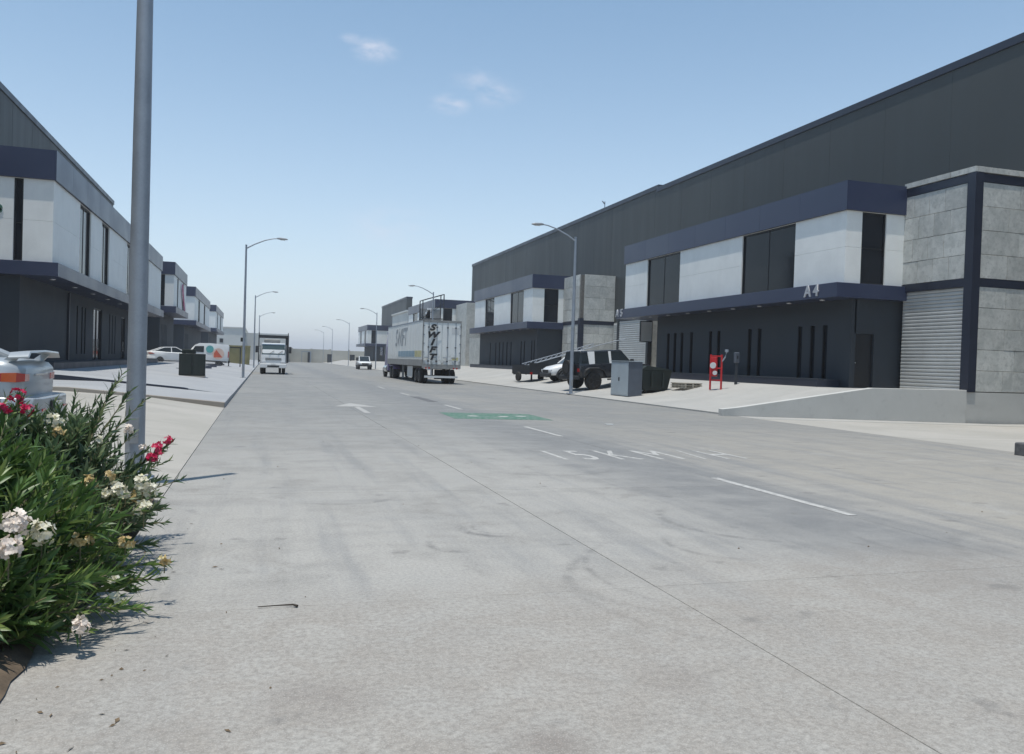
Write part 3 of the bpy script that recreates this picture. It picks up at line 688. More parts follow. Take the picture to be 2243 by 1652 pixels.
# ------------------------------------------------------------------ street lamps
def street_lamp(x, y, z, s, label, top=8.3, r=.085, extra=False, arm=True):
    L = thing('street_lamp', label, 'street lamp', (x, y, z), group='street lamps along the street')
    MB().tube([(0, 0, .02), (0, 0, top*.5), (0, 0, top)], [r*1.12, r, r*.72], 14).build('pole', MAT['galv'], L, smooth=50)
    b = B(-.2, .2, -.2, .2, 0, .03).build('base_plate', MAT['galv'], L)
    for a in (-1, 1):
        for c in (-1, 1): MB().tube([(a*.15, c*.15, .03), (a*.15, c*.15, .08)], .018, 6).build('bolt', MAT['galv'], b)
    h = B(-.05, .05, -r*1.12-.012, -r*.9, .45, .75).build('access_hatch', MAT['lamp'], L); MB().tube([(0, -r*1.12-.02, .6), (0, -r*1.12-.012, .6)], .012, 6).build('hatch_bolt', MAT['galv'], h)
    MB().tube([(0, 0, top-.001), (0, 0, top+.03)], r*.85, 12).build('cap', MAT['galv'], L)
    if not arm: return L
    MB().tube([(s*.03, 0, top-.18), (s*.5, 0, top+.10), (s*1.1, 0, top+.38), (s*1.6, 0, top+.52), (s*1.9, 0, top+.55)], [.045, .04, .036, .032, .03], 8).build('arm', MAT['galv'], L, smooth=50)
    h = MB(); x0, zt = s*1.82, top+.55
    h.loft([[(x0+s*a, -b_, zt-c), (x0+s*a, b_, zt-c), (x0+s*a, b_*.8, zt+d), (x0+s*a, -b_*.8, zt+d)] for a, b_, c, d in ((0, .05, .04, .04), (.16, .13, .05, .06), (.5, .14, .06, .04), (.66, .08, .04, .0))])
    hd = h.build('lamp_head', MAT['lamp'], L, bevel=.02)
    B(x0+s*.2, x0+s*.48, -.1, .1, zt-.085, zt-.062).build('lens', MAT['lens'], hd)
    if extra: B(-.2, -.07, -.06, .1, 2.3, 2.55).build('control_box', MAT['dkgreen'], L, bevel=.02)
    return L
street_lamp(-1.40, 10.6, 0.07, 1, 'thick grey light pole rising out of frame behind the oleanders', r=.098, arm=False)
street_lamp(-1.03, 53.9, .1, 1, 'second grey street lamp on the left kerb beside the dark green box', r=.075, extra=True)
street_lamp(-.74, 97, .05, 1, 'third grey street lamp on the left, beside the white truck', top=8.2, r=.075)
street_lamp(-.35, 140, .03, 1, 'fourth street lamp on the left, partly behind the white truck', top=8.0, r=.075)
street_lamp(15.82, 40.9, .05, -1, 'grey street lamp on the right kerb in front of the black off-roader', r=.09)
for x, y, lab in ((16.0, 79.4, 'street lamp rising behind the semi trailer'), (16.0, 120.3, 'street lamp on the right beside the far white office block'), (16.0, 159.2, 'thin far street lamp on the right near the utility boxes'),
                  (16.0, 197.6, 'very thin street lamp close to the far wall, right one'), (16.0, 226, 'farthest thin street lamp at the wall')):
    street_lamp(x, y, .05, -1, lab, top=8.2, r=.075 if y < 130 else .055)

# ------------------------------------------------------------------ vehicle helpers (x forward, y left, z up)
def wheel(P, x, y, r, wd, side, rim='rim', lug=True):
    """tyre with a rim sub-part; side=+1 outer face towards +y"""
    prof = [(-wd/2, r*.66), (-wd/2*.98, r*.86), (-wd/2*.8, r*.97), (-wd/2*.5, r), (wd/2*.5, r), (wd/2*.8, r*.97), (wd/2*.98, r*.86), (wd/2, r*.66)]
    N = 24
    def lathe(pr, cap=True): return MB().loft([[(x+q*math.cos(t), y+a, r+q*math.sin(t)) for t in (2*math.pi*k/N for k in range(N))] for a, q in pr], cap)
    w_ = lathe(prof).build('wheel', MAT['tyre'], P, smooth=50)
    o = side*wd/2
    rm = lathe([(o*.4, r*.2), (o*1.005, r*.66), (o*1.02, r*.62), (o*.8, r*.55), (o*.78, r*.2), (o*.95, r*.16), (o*.95, .005)], False).build('rim', MAT[rim], w_, smooth=40)
    if lug:
        m = MB()
        for k in range(5):
            t = 2*math.pi*k/5; m.bar((x+r*.15*math.cos(t), y+o*.9, r+r*.15*math.sin(t)), (x+r*.6*math.cos(t), y+o*.95, r+r*.6*math.sin(t)), r*.16, r*.06)
        m.build('spokes', MAT[rim], w_)
    return w_
def ring_body(st):
    """stations (x, hw, zbot, zbelt, ztop, topw) -> mirrored rings"""
    out_ = []
    for x, hw, zb, zs, zt, tw in st:
        h = [(0, zb), (hw*.86, zb), (hw*.98, zb+.10), (hw, zb+(zs-zb)*.55), (hw*.975, zs), (tw+(hw-tw)*.35, zs+(zt-zs)*.72), (tw, zt), (0, zt+.015)]
        out_.append([(x, y, z) for y, z in h]+[(x, -y, z) for y, z in h[-2:0:-1]])
    return out_
def cabin(P, st, glass, roofmat, pr=.035, roof=(1, 2), pillars=()):
    """st: (x, hw_bottom, z_bottom, hw_top, z_top)"""
    g = MB().loft([[(x, -a, z0), (x, a, z0), (x, b, z1), (x, -b, z1)] for x, a, z0, b, z1 in st]).build('glass', MAT[glass], P)
    rf = MB(); rr = st[roof[0]:roof[1]+1]
    rf.loft([[(x, -b-.02, z1-.03), (x, b+.02, z1-.03), (x, b*.9, z1+.03), (x, -b*.9, z1+.03)] for x, a, z0, b, z1 in rr]).build('roof', MAT[roofmat], P, smooth=50, bevel=.015)
    for s in (-1, 1):
        MB().tube([(x, s*(b+.005), z1) for x, a, z0, b, z1 in st], pr, 6).build('pillar', MAT[roofmat], P, smooth=50)
        for x in pillars:
            for q0, q1 in zip(st, st[1:]):
                if q0[0] <= x <= q1[0]:
                    f = (x-q0[0])/(q1[0]-q0[0]); L_ = [a+(b-a)*f for a, b in zip(q0, q1)]
                    MB().bar((x, s*(L_[1]+.004), L_[2]), (x, s*(L_[3]+.004), L_[4]), .07, .07).build('pillar', MAT[roofmat], P)
    return g

# ---- silver sedan with a rear spoiler, tail to the street, at the left edge
def sedan(label, loc, rz, paint='silver', tilt=0, spoiler=True, name='sedan', group=None):
    C = thing(name, label, 'car', loc, rz, group); C.rotation_euler = (0, -tilt, rz)
    st = [(-2.27, .72, .44, .90, .97, .66), (-2.2, .82, .36, .96, 1.03, .72), (-2.05, .87, .30, .98, 1.06, .76), (-1.5, .885, .26, .98, 1.06, .76), (-.8, .89, .24, .95, 1.0, .78), (.9, .89, .24, .88, .97, .72),
          (1.6, .87, .25, .76, .87, .66), (2.05, .80, .28, .62, .74, .55), (2.25, .62, .36, .52, .60, .40)]
    MB().loft(ring_body(st)).build('body', MAT[paint], C, smooth=40)
    cabin(C, [(-1.85, .66, 1.02, .60, 1.06), (-.95, .73, .97, .55, 1.41), (.05, .75, .95, .57, 1.45), (.95, .70, .92, .66, .97)], 'cglass', paint, .04, (1, 2), (-.35,))
    # rear bumper, lights, plate, trunk seam
    b = MB(); b.loft([[(x, -w_, .30), (x, w_, .30), (x, w_*1.0, .56), (x, w_*.97, .63), (x, -w_*.97, .63), (x, -w_, .56)] for x, w_ in ((-2.46, .62), (-2.40, .80), (-2.2, .895), (-1.75, .90))])
    bp = b.build('rear_bumper', MAT[paint], C, smooth=35, bevel=.015)
    for s in (-1, 1):
        path = [(-2.276, .52, .82, .90), (-2.278, .72, .82, .91), (-2.21, .822, .81, .92), (-2.07, .872, .81, .91), (-1.84, .888, .81, .825)]
        tl = None
        for (xa, ya, b0, b1), (xb, yb, d0, d1), nm, mt in zip(path, path[1:], ('tail_light', 'brake_lens', 'turn_lens', 'side_lens'), ('redlens', 'redlens', 'amber', 'redlens')):
            m = MB().loft([[(x, s*y, z0), (x, s*y, z1), (x+.04, s*(y-.04), z1), (x+.04, s*(y-.04), z0)] for x, y, z0, z1 in ((xa, ya, b0, b1), (xb, yb, d0, d1))])
            ob = m.build(nm, MAT[mt], tl or C); tl = tl or ob
        MB().box(-2.47, -2.445, s*.55-.08, s*.55+.08, .47, .50).build('reflector', MAT['redlens'], bp)
        B(.55, .75, s*.92-.1, s*.92+.1, .98, 1.1).build('mirror', MAT[paint], C, bevel=.03)
        l = MB(); l.loft([[(2.2, s*.35, .56), (2.2, s*.35, .66), (2.0, s*.4, .70), (2.0, s*.4, .56)], [(1.95, s*.78, .56), (1.95, s*.78, .66), (1.7, s*.82, .70), (1.7, s*.82, .56)]]); l.build('headlight', MAT['clear'], C)
        for x in (-1.35, 1.35): wheel(C, x, s*.78, .315, .21, s)
    B(-2.49, -2.44, -.26, .26, .44, .58).build('plate_recess', MAT['plastic'], bp)
    pl = B(-2.505, -2.492, -.19, .19, .45, .57).build('number_plate', MAT['plate'], C)
    B(-2.47, -2.3, -.7, .7, .28, .34).build('lower_valance', MAT['plastic'], bp)
    B(-2.292, -2.265, -.30, .30, .885, .905).build('trunk_handle', MAT['chrome'], C)
    if spoiler:
        sp = MB(); sp.loft([[(-2.32, y, 1.16+k), (-2.31, y, 1.18+k), (-2.10, y, 1.155+k), (-2.10, y, 1.14+k)] for y, k in ((-.78, -.06), (-.7, 0), (0, .02), (.7, 0), (.78, -.06))])
        spo = sp.build('spoiler', MAT[paint], C, smooth=40)
        for s in (-1, 1): MB().loft([[(-2.22, s*.68-.015, 1.14), (-2.12, s*.68-.015, 1.14), (-2.12, s*.68+.015, 1.14), (-2.22, s*.68+.015, 1.14)], [(-2.14, s*.66-.02, 1.03), (-2.0, s*.66-.02, 1.03), (-2.0, s*.66+.02, 1.03), (-2.14, s*.66+.02, 1.03)]]).build('spoiler_strut', MAT[paint], spo)
    return C
sedan('silver sedan with a raised rear spoiler at the left edge', (-5.42, 12.75, .38), R(180), tilt=R(2.5)).scale = (1.09,)*3

# ---- white cab-over truck with a black rack, driving towards the camera
def flat_truck(loc, rz):
    T = thing('flatbed_truck', 'white cab-over truck with black overhead rack driving towards the camera', 'truck', loc, rz)
    c = MB(); c.loft([[(x, -h, zb), (x, h, zb), (x, h, zm), (x, h*.9, zt), (x, -h*.9, zt), (x, -h, zm)] for x, h, zb, zm, zt in
        ((-.0, .98, .75, 1.6, 2.42), (1.25, .98, .65, 1.55, 2.45), (1.45, .97, .62, 1.5, 2.40), (1.72, .93, .60, 1.42, 1.75), (1.78, .90, .60, 1.30, 1.45))])
    c.build('cab', MAT['wpaint'], T, smooth=35, bevel=.03)
    ws = MB().loft([[(1.51, -.84, 2.31), (1.51, .84, 2.31), (1.47, .80, 2.32), (1.47, -.80, 2.32)], [(1.77, -.88, 1.56), (1.77, .88, 1.56), (1.7, .88, 1.55), (1.7, -.88, 1.55)]]); w_ = ws.build('windscreen', MAT['wshield'], T)
    for y in (-.35, .3): MB().bar((1.81, y, 1.58), (1.72, y+.4, 1.86), .025).build('wiper', MAT['plastic'], w_)
    for s in (-1, 1):
        B(.35, 1.35, s*.955, s*.99, 1.58, 2.25).build('side_window', MAT['cglass'], T)
        B(.25, 1.4, s*.985, s*1.0, .8, 2.3).build('door', MAT['wpaint'], T)
        mr = MB().bar((1.6, s*.95, 2.2), (1.75, s*1.24, 2.15), .03).build('mirror_arm', MAT['plastic'], T); B(1.70, 1.80, s*1.26-.10, s*1.26+.10, 1.68, 2.2).build('mirror', MAT['plastic'], mr, bevel=.03)
        B(1.70, 1.83, s*.72-.18, s*.72+.18, .86, 1.04).build('headlight', MAT['clear'], T, bevel=.02)
        B(1.72, 1.845, s*.88-.06, s*.88+.06, .72, .84).build('indicator', MAT['amber'], T)
        wheel(T, .7, s*.82, .38, .24, s, lug=False)
        for q in (.62, .88): wheel(T, -3.2, s*q, .38, .2, s, lug=False)
    g = B(1.76, 1.80, -.6, .6, 1.12, 1.28).build('grille', MAT['plastic'], T)
    for k in range(3): B(1.80, 1.815, -.58, .58, 1.14+k*.05, 1.16+k*.05).build('grille_bar', MAT['chrome'], g)
    bm = B(1.68, 1.9, -1.0, 1.0, .5, .84).build('bumper', MAT['wpaint'], T, bevel=.05)
    B(1.895, 1.91, -.45, .45, .56, .70).build('air_intake', MAT['plastic'], bm); B(1.905, 1.92, -.18, .18, .74, .83).build('number_plate', MAT['plate'], bm)
    B(-5.0, -.1, -.4, .4, .55, .8).build('chassis', MAT['plastic'], T)
    bed = B(-5.2, -.15, -1.1, 1.1, .95, 1.08).build('flatbed', MAT['black'], T)
    for s in (-1, 1):
        for k in range(4): B(-5.2+k*1.25, -4.0+k*1.25, s*1.06, s*1.1, 1.08, 1.5).build('side_board', MAT['black'], bed)
    rk = MB()
    for s in (-1, 1):
        for x in (-5.1, -2.6, -.25): rk.bar((x, s*1.12, .9), (x, s*1.12, 3.02), .07)
        rk.bar((1.55, s*1.12, .95), (1.55, s*1.12, 3.02), .06)
        rk.bar((-5.1, s*1.12, 3.02), (1.6, s*1.12, 3.02), .07)
    rk = rk.build('rack', MAT['black'], T)
    for x in (-5.1, -2.6, -.25, 1.57): MB().bar((x, -1.15, 3.02), (x, 1.15, 3.02), .09, .1).build('rack_crossbar', MAT['black'], rk)
    for s in (-1, 1): MB().bar((1.57, s*1.1, 3.0), (1.57, s*1.1, 3.28), .06).build('rack_horn', MAT['black'], rk)
    ld = B(-4.2, -.4, -.7, .55, 2.5, 2.8).build('roof_load', MAT['greyskirt'], T, bevel=.08)
    B(-1.0, -.1, -.9, .9, 1.1, 2.5).build('headboard', MAT['wpaint'], T)
    return T
flat_truck((1.02, 74.5, 0), R(-90)).scale = (1.08,)*3

# ---- semi trailer seen from behind, and its purple tractor
TR = thing('semi_trailer', 'white box semi trailer lettered SWIFT parked along the right side', 'trailer', (11.78, 55.0, 0), R(90))
def tb(m, *a): return m.box(*a)
Ln = 16.0; HW = 1.32; ZB, ZT = 1.22, 4.32
B(.06, Ln, -HW, HW, ZB, ZT).build('box_body', MAT['trailer'], TR, bevel=.03)
for y0, y1 in ((-HW+.02, -.01), (.01, HW-.02)):
    d = B(.0, .06, y0+.03, y1-.03, ZB+.12, ZT-.14).build('rear_door', MAT['trailer'], TR)
    for q in (.28, .72):
        yy = y0+(y1-y0)*q; MB().tube([(-.035, yy, ZB+.06), (-.035, yy, ZT-.08)], .022, 8).build('lock_rod', MAT['galv'], d)
        for z in (ZB+.3, ZB+1.25, ZT-.5): B(-.06, .0, yy-.05, yy+.05, z, z+.07).build('rod_guide', MAT['black'], d)
        B(-.07, -.03, yy-.02, yy+.28, ZB+.55, ZB+.60).build('lock_handle', MAT['galv'], d)
    for k in range(5):
        z = ZB+.3+k*.6; yy = y0+.03 if y0 < 0 else y1-.03; B(-.02, .03, yy-.07, yy+.07, z, z+.06).build('hinge', MAT['galv'], d)
fr = MB(); fr.box(-.02, .1, -HW-.02, -HW+.05, ZB-.15, ZT+.02).box(-.02, .1, HW-.05, HW+.02, ZB-.15, ZT+.02).box(-.02, .1, -HW+.05, HW-.05, ZT-.12, ZT+.02).box(-.02, .12, -HW+.05, HW-.05, ZB-.18, ZB+.08)
fr.build('rear_frame', MAT['greyskirt'], TR)
for k, ch in enumerate('SWIFT'):
    text_part(ch, .56, frame_mtx((-.075, .72, ZT-.50-k*.50), (0, -1, 0), (0, 0, 1)) @ Matrix.Diagonal((1.3, 1, 1, 1)), MAT['ink'], TR, .006, 'door_letter', shear=.3, bold=.03)
B(-.006, -.001, -1.15, -.72, ZB+.42, ZB+.62).build('yellow_sticker', MAT['yellow'], TR); B(-.006, -.001, -1.2, -.66, ZT-.9, ZT-.45).build('notice_plate', MAT['plate'], TR)
text_part('SWIFT', 1.9, frame_mtx((9.2, HW+.012, 3.25), (-1, 0, 0), (0, 0, 1)), MAT['faded'], TR, .004, 'side_lettering', shear=.25, bold=.03)
text_part('TRANSPORTATION', .42, frame_mtx((6.3, HW+.012, 2.55), (-1, 0, 0), (0, 0, 1)), MAT['faded'], TR, .003, 'side_lettering', shear=.2) if False else None
B(3.0, 10.2, HW+.002, HW+.012, 1.82, 2.25).build('blue_stripe', MAT['blue'], TR); B(.4, 2.98, HW+.002, HW+.012, 1.82, 2.25).build('yellow_stripe', MAT['yellow'], TR)
B(.15, Ln-.1, HW+.001, HW+.02, ZB-.02, ZB+.42).build('lower_rail', MAT['greyskirt'], TR)
for k in range(13): B(.6+k*1.22, .63+k*1.22, HW+.001, HW+.014, ZB+.45, ZT-.05).build('side_post', MAT['trailer'], TR)
B(-.02, Ln, HW-.05, HW+.015, ZT-.05, ZT+.03).build('top_rail', MAT['galv'], TR)
B(.5, 15, -.5, .5, 1.0, ZB-.001).build('chassis', MAT['black'], TR)
for x in (1.6, 2.9):
    for s in (-1, 1):
        for q in (.82, 1.12): wheel(TR, x, s*q, .5, .26, s, lug=False)
    B(x-.06, x+.06, -1, 1, .44, .56).build('axle', MAT['black'], TR)
bp = MB().box(-.02, .1, -1.15, 1.15, .42, .56).build('rear_bumper', MAT['plate'], TR)
for s in (-1, 1): B(.0, .1, s*.6-.04, s*.6+.04, .56, 1.04).build('bumper_post', MAT['black'], bp)
for s in (-1, 1):
    for k in range(2): MB().tube([(-.04, s*(.85+k*.22), 1.08), (-.02, s*(.85+k*.22), 1.08)], .06, 10).build('tail_light', MAT['redlens'], TR)
    B(3.8, 3.82, s*.6-.3, s*.6+.3, .25, .95).build('mud_flap', MAT['plate'] if s > 0 else MAT['black'], TR)
for s in (1,): B(4.4, 6.6, s*1.18, s*1.2, .35, 1.15).build('side_skirt', MAT['plate'], TR)
for s in (-1, 1): B(11.4, 11.55, s*.7-.07, s*.7+.07, .08, 1.2).build('landing_leg', MAT['galv'], TR)

TK = thing('semi_tractor', 'purple tractor unit in front of the semi trailer', 'truck', (11.78, 69.2, 0), R(90))
B(-1.8, 4.6, -.5, .5, .7, 1.0).build('chassis', MAT['black'], TK)
m = MB(); m.loft([[(x, -h, .6), (x, h, .6), (x, h, zm), (x, h*.88, zt), (x, -h*.88, zt), (x, -h, zm)] for x, h, zm, zt in ((2.0, 1.24, 2.6, 3.9), (3.6, 1.24, 2.6, 3.7), (4.3, 1.2, 2.3, 2.9))])
m.build('sleeper_cab', MAT['purple'], TK, smooth=35, bevel=.05)
MB().loft([[(4.3, -1.0, .6), (4.3, 1.0, .6), (4.3, 1.0, 1.9), (4.3, -1.0, 1.9)], [(6.0, -.85, .6), (6.0, .85, .6), (6.0, .8, 1.6), (6.0, -.8, 1.6)]]).build('hood', MAT['purple'], TK, bevel=.06)
B(2.2, 3.9, -1.1, 1.1, 3.72, 4.05).build('roof_fairing', MAT['purple'], TK, bevel=.12)
B(5.9, 6.25, -1.1, 1.1, .4, .8).build('bumper', MAT['chrome'], TK, bevel=.04)
for s in (-1, 1):
    MB().tube([(1.85, s*1.08, .9), (1.85, s*1.08, 4.1)], .09, 10).build('exhaust_stack', MAT['chrome'], TK, smooth=50)
    MB().tube([(2.3, s*1.06, .78), (4.0, s*1.06, .78)], .32, 14).build('fuel_tank', MAT['chrome'], TK, smooth=50)
    B(3.65, 4.25, s*1.2, s*1.245, 2.0, 2.7).build('side_window', MAT['cglass'], TK); B(4.3, 4.45, s*1.5-.12, s*1.5+.12, 1.9, 2.6).build('mirror', MAT['chrome'], TK, bevel=.03)
    wheel(TK, 5.2, s*.98, .5, .3, s, 'chrome', lug=False)
    for x in (-.6, .7):
        for q in (.8, 1.1): wheel(TK, x, s*q, .5, .26, s, lug=False)
    MB().loft([[(x, s*1.28, z), (x, s*.7, z), (x, s*.7, z+.03), (x, s*1.28, z+.03)] for x, z in ((-1.3, .8), (-1.0, 1.05), (1.1, 1.05), (1.4, .8))]).build('mudguard', MAT['purple'], TK)
# steel access frame on the block behind the trailer
sf = thing('steel_frame', 'black steel scaffold frame rising behind the trailer roof', 'scaffold', (19.2, 96, padr(19.2)))
for x in (-1.25, 1.25):
    for y in (-.9, .9): MB().bar((x, y, 0), (x, y, 8.9 if x > 0 else 8.1), .11).build('post', MAT['black'], sf)
for z in (2.2, 4.2, 6.0): MB().bar((-1.25, -.9, z), (1.25, -.9, z), .08).build('rail', MAT['black'], sf); MB().bar((-1.25, .9, z), (1.25, .9, z), .08).build('rail', MAT['black'], sf)
for y in (-.9, .9): MB().bar((-1.25, y, 8.1), (1.25, y, 8.9), .1).build('sloping_rail', MAT['black'], sf); MB().bar((-1.25, y, 6.0), (1.25, y, 7.8), .06).build('brace', MAT['black'], sf)
for x, z in ((-1.25, 8.1), (1.25, 8.9)): MB().bar((x, -.9, z), (x, .9, z), .08).build('rail', MAT['black'], sf)
B(-1.2, 1.3, .93, .97, 4.9, 7.2).build('mesh_panel', MAT['greyskirt'], sf); B(-1.2, 1.2, -.85, .85, 5.95, 6.0).build('deck', MAT['galv'], sf)
for k in range(4): B(-.9+k*.12, -.5+k*.12, -.5, .1, 6.02+k*.001, 6.5+k*.25).build('stored_box', MAT['wpaint'] if k % 2 else MAT['greyskirt'], sf)

# ---- pickups
def pickup(name, label, loc, rz, paint, tilt=0, caps='bpaint', pillar=None, rims='rimd', group=None):
    T = thing(name, label, 'pickup truck', loc, rz, group); T.rotation_euler = (0, -tilt, rz)
    st = [(-.55, .93, .55, 1.05, 1.18, .86), (.1, .94, .5, 1.05, 1.20, .87), (1.25, .94, .5, 1.05, 1.2, .86), (1.45, .93, .5, 1.0, 1.16, .80), (2.35, .90, .52, .95, 1.08, .74), (2.6, .84, .55, .85, .98, .66), (2.68, .74, .6, .8, .9, .6)]
    MB().loft(ring_body(st)).build('body', MAT[paint], T, smooth=40)
    cabin(T, [(-.62, .80, 1.16, .72, 1.30), (-.50, .82, 1.17, .68, 1.80), (.35, .82, 1.17, .69, 1.86), (1.5, .78, 1.14, .72, 1.19)], 'cglass', pillar or paint, .05, (1, 2), (.3,))
    bed = MB(); bed.box(-2.55, -.56, -.82, .82, .6, .72)
    bd = bed.build('bed_floor', MAT[paint], T)
    for s in (-1, 1): MB().loft([[(-2.6, s*.94, .58), (-2.6, s*.82, .58), (-2.6, s*.82, 1.16), (-2.6, s*.91, 1.16)], [(-.57, s*.94, .58), (-.57, s*.82, .58), (-.57, s*.82, 1.18), (-.57, s*.91, 1.18)]]).build('bed_side', MAT[paint], bd)
    B(-2.66, -2.6, -.82, .82, .66, 1.15).build('tailgate', MAT[paint], T, bevel=.02)
    B(-2.86, -2.64, -.9, .9, .48, .64).build('rear_bumper', MAT['chrome'], T, bevel=.04); B(2.62, 2.84, -.9, .9, .45, .72).build('front_bumper', MAT['plastic'], T, bevel=.05)
    B(2.66, 2.72, -.5, .5, .74, .93).build('grille', MAT['plastic'], T)
    B(-.1, 1.2, -.98, -.9, .36, .42).build('side_step', MAT['plastic'], T); B(-.1, 1.2, .9, .98, .36, .42).build('side_step', MAT['plastic'], T)
    for s in (-1, 1):
        B(-2.67, -2.58, s*.88-.06, s*.88+.06, .75, 1.12).build('tail_light', MAT['redlens'], T); B(2.5, 2.7, s*.70-.14, s*.70+.14, .78, .94).build('headlight', MAT['clear'], T, bevel=.02)
        B(1.2, 1.35, s*1.02-.1, s*1.02+.1, 1.2, 1.38).build('mirror', MAT['plastic'], T, bevel=.03)
        for x in (-1.65, 1.75):
            wheel(T, x, s*.82, .42, .28, s, rims)
            MB().loft([[(x+rr*math.cos(t), s*.88, .42+rr*math.sin(t)), (x+rr*math.cos(t), s*1.0, .42+rr*math.sin(t)), (x+(rr+.09)*math.cos(t), s*.97, .42+(rr+.09)*math.sin(t)), (x+(rr+.09)*math.cos(t), s*.86, .42+(rr+.09)*math.sin(t))] for rr in (.46,) for t in [math.pi*k/10 for k in range(11)]]).build('wheel_flare', MAT['plastic'], T, smooth=50)
    return T
def offroader(label, loc, rz, tilt):
    T = thing('off_roader', label, 'car', loc, rz); T.rotation_euler = (0, -tilt, rz)
    st = [(-2.12, .80, .62, 1.12, 1.24, .76), (-2.05, .84, .58, 1.14, 1.26, .80), (-.4, .86, .55, 1.14, 1.26, .82), (.75, .86, .55, 1.14, 1.26, .80), (.9, .80, .56, 1.10, 1.22, .70), (2.05, .74, .6, 1.05, 1.16, .62), (2.12, .70, .65, 1.0, 1.1, .6)]
    MB().loft(ring_body(st)).build('body', MAT['bpaint'], T, smooth=40)
    cs = [(-2.10, .80, 1.24, .70, 1.30), (-1.98, .80, 1.24, .68, 1.84), (.35, .80, 1.24, .68, 1.88), (.95, .76, 1.22, .72, 1.26)]
    g = MB().loft([[(x, -a, z0), (x, a, z0), (x, b, z1), (x, -b, z1)] for x, a, z0, b, z1 in cs]).build('glass', MAT['cglass'], T)
    MB().loft([[(x, -b-.03, z1-.05), (x, b+.03, z1-.05), (x, b*.92, z1+.03), (x, -b*.92, z1+.03)] for x, a, z0, b, z1 in cs[1:3]]).build('roof', MAT['bpaint'], T, bevel=.02)
    for s in (-1, 1):
        for x, wd in ((-1.42, .32), (-.35, .12)):
            zt = 1.85 if x < .4 else 1.58
            MB().loft([[(x-wd/2, s*.815, 1.24), (x+wd/2, s*.815, 1.24), (x+wd/2, s*.78, 1.24), (x-wd/2, s*.78, 1.24)], [(x-wd*.62, s*.70, zt), (x+wd*.62, s*.70, zt), (x+wd*.62, s*.66, zt), (x-wd*.62, s*.66, zt)]]).build('pillar', MAT['wpaint'], T)
        for x in (-1.38, 1.45):
            wheel(T, x, s*.80, .44, .30, s, 'rimd')
            MB().loft([[(x+q, s*.84, z), (x+q, s*1.02, z), (x+q, s*1.02, z+.06), (x+q, s*.84, z+.08)] for q, z in ((-.62, .62), (-.5, .9), (-.3, 1.0), (.3, 1.0), (.5, .92), (.68, .6))]).build('wheel_flare', MAT['plastic'], T)
        B(-2.16, -2.1, s*.70-.07, s*.70+.07, .88, 1.05).build('tail_light', MAT['redlens'], T); MB().tube([(2.1, s*.45, .95), (2.16, s*.45, .95)], .1, 12).build('headlight', MAT['clear'], T)
        B(.75, .88, s*.95-.1, s*.95+.1, 1.25, 1.45).build('mirror', MAT['plastic'], T, bevel=.03); B(-.6, .75, s*.86, s*.96, .45, .52).build('side_step', MAT['plastic'], T)
    wheel_ = MB().tube([(-2.40, 0, 1.05), (-2.18, 0, 1.05)], .40, 22).build('spare_wheel', MAT['tyre'], T, smooth=40); MB().tube([(-2.415, 0, 1.05), (-2.402, 0, 1.05)], .22, 16).build('rim', MAT['rimd'], wheel_)
    B(-2.34, -2.12, -.8, .8, .52, .70).build('rear_bumper', MAT['plastic'], T, bevel=.03); B(2.12, 2.38, -.8, .8, .52, .72).build('front_bumper', MAT['plastic'], T, bevel=.03)
    return T
offroader('black off-road car with white pillars parked behind the light grey cabinet', (18.95, 43.2, .34), R(10), R(3)).scale = (1.14,)*3
# mud-free white panel leaning behind it and the galvanised lattice boom
bt = thing('utility_trailer', 'small black utility trailer left of the black off-roader', 'trailer', (18.3, 55.5, padr(18.3)), R(-80))
B(-1.3, 1.3, -.75, .75, .5, .6).build('deck', MAT['black'], bt)
for s in (-1, 1): B(-1.3, 1.3, s*.75, s*.70, .6, 1.15).build('side_board', MAT['black'], bt); wheel(bt, 0, s*.9, .33, .2, s, 'rimd', False); MB().bar((-1.3, s*.4, .45), (-1.32, s*.4, .6), .1).build('light_mount', MAT['black'], bt); B(1.3, 1.34, s*.6-.09, s*.6+.09, .5, .66).build('tail_light', MAT['redlens'], bt)
MB().bar((1.3, 0, .5), (1.3, 0, 1.3), 1.5, .05).build('front_board', MAT['black'], bt); MB().bar((-1.3, 0, .52), (-2.5, 0, .45), .08).build('drawbar', MAT['black'], bt)
pickup('pickup_truck', 'white pickup showing its front between the black off-roader and the utility trailer', (20.9, 51.6, .72), R(180), 'wpaint', tilt=R(-9), rims='rim')
bm_ = thing('lattice_boom', 'galvanised lattice boom sloping up behind the black off-roader', 'boom', (18.3, 56, .4), world=True)
A0, A1 = Vector((17.9, 56.0, 1.35)), Vector((23.4, 56.0, 3.0)); A2 = Vector((26.2, 56.0, 3.75))
ofs = [Vector((0, -.13, 0)), Vector((0, .13, 0)), Vector((-.05, 0, .2))]
for o_ in ofs: MB().tube([A0+o_, A1+o_], .03, 6).build('chord', MAT['galv'], bm_)
N = 14
for k in range(N):
    p, q = A0.lerp(A1, k/N), A0.lerp(A1, (k+1)/N)
    for a, c in ((0, 2), (2, 1), (1, 0)): MB().tube([p+ofs[a], q+ofs[c]], .02, 5).build('lattice_bar', MAT['galv'], bm_)
MB().tube([A1, A2], .035, 6).build('mast_tip', MAT['galv'], bm_)
MB().bar((22.6, 56.0, padr(22.6)), (22.6, 56.0, 2.75), .12).build('support_post', MAT['black'], bm_); MB().bar((18.6, 56.0, padr(18.6)), (18.6, 56.0, 1.55), .1).build('support_post', MAT['black'], bm_)
# far white pickup facing the camera
pickup('pickup_truck', 'far white pickup facing the camera beside the white office block', (14.2, 119.5, 0), R(-92), 'wpaint', rims='rim')

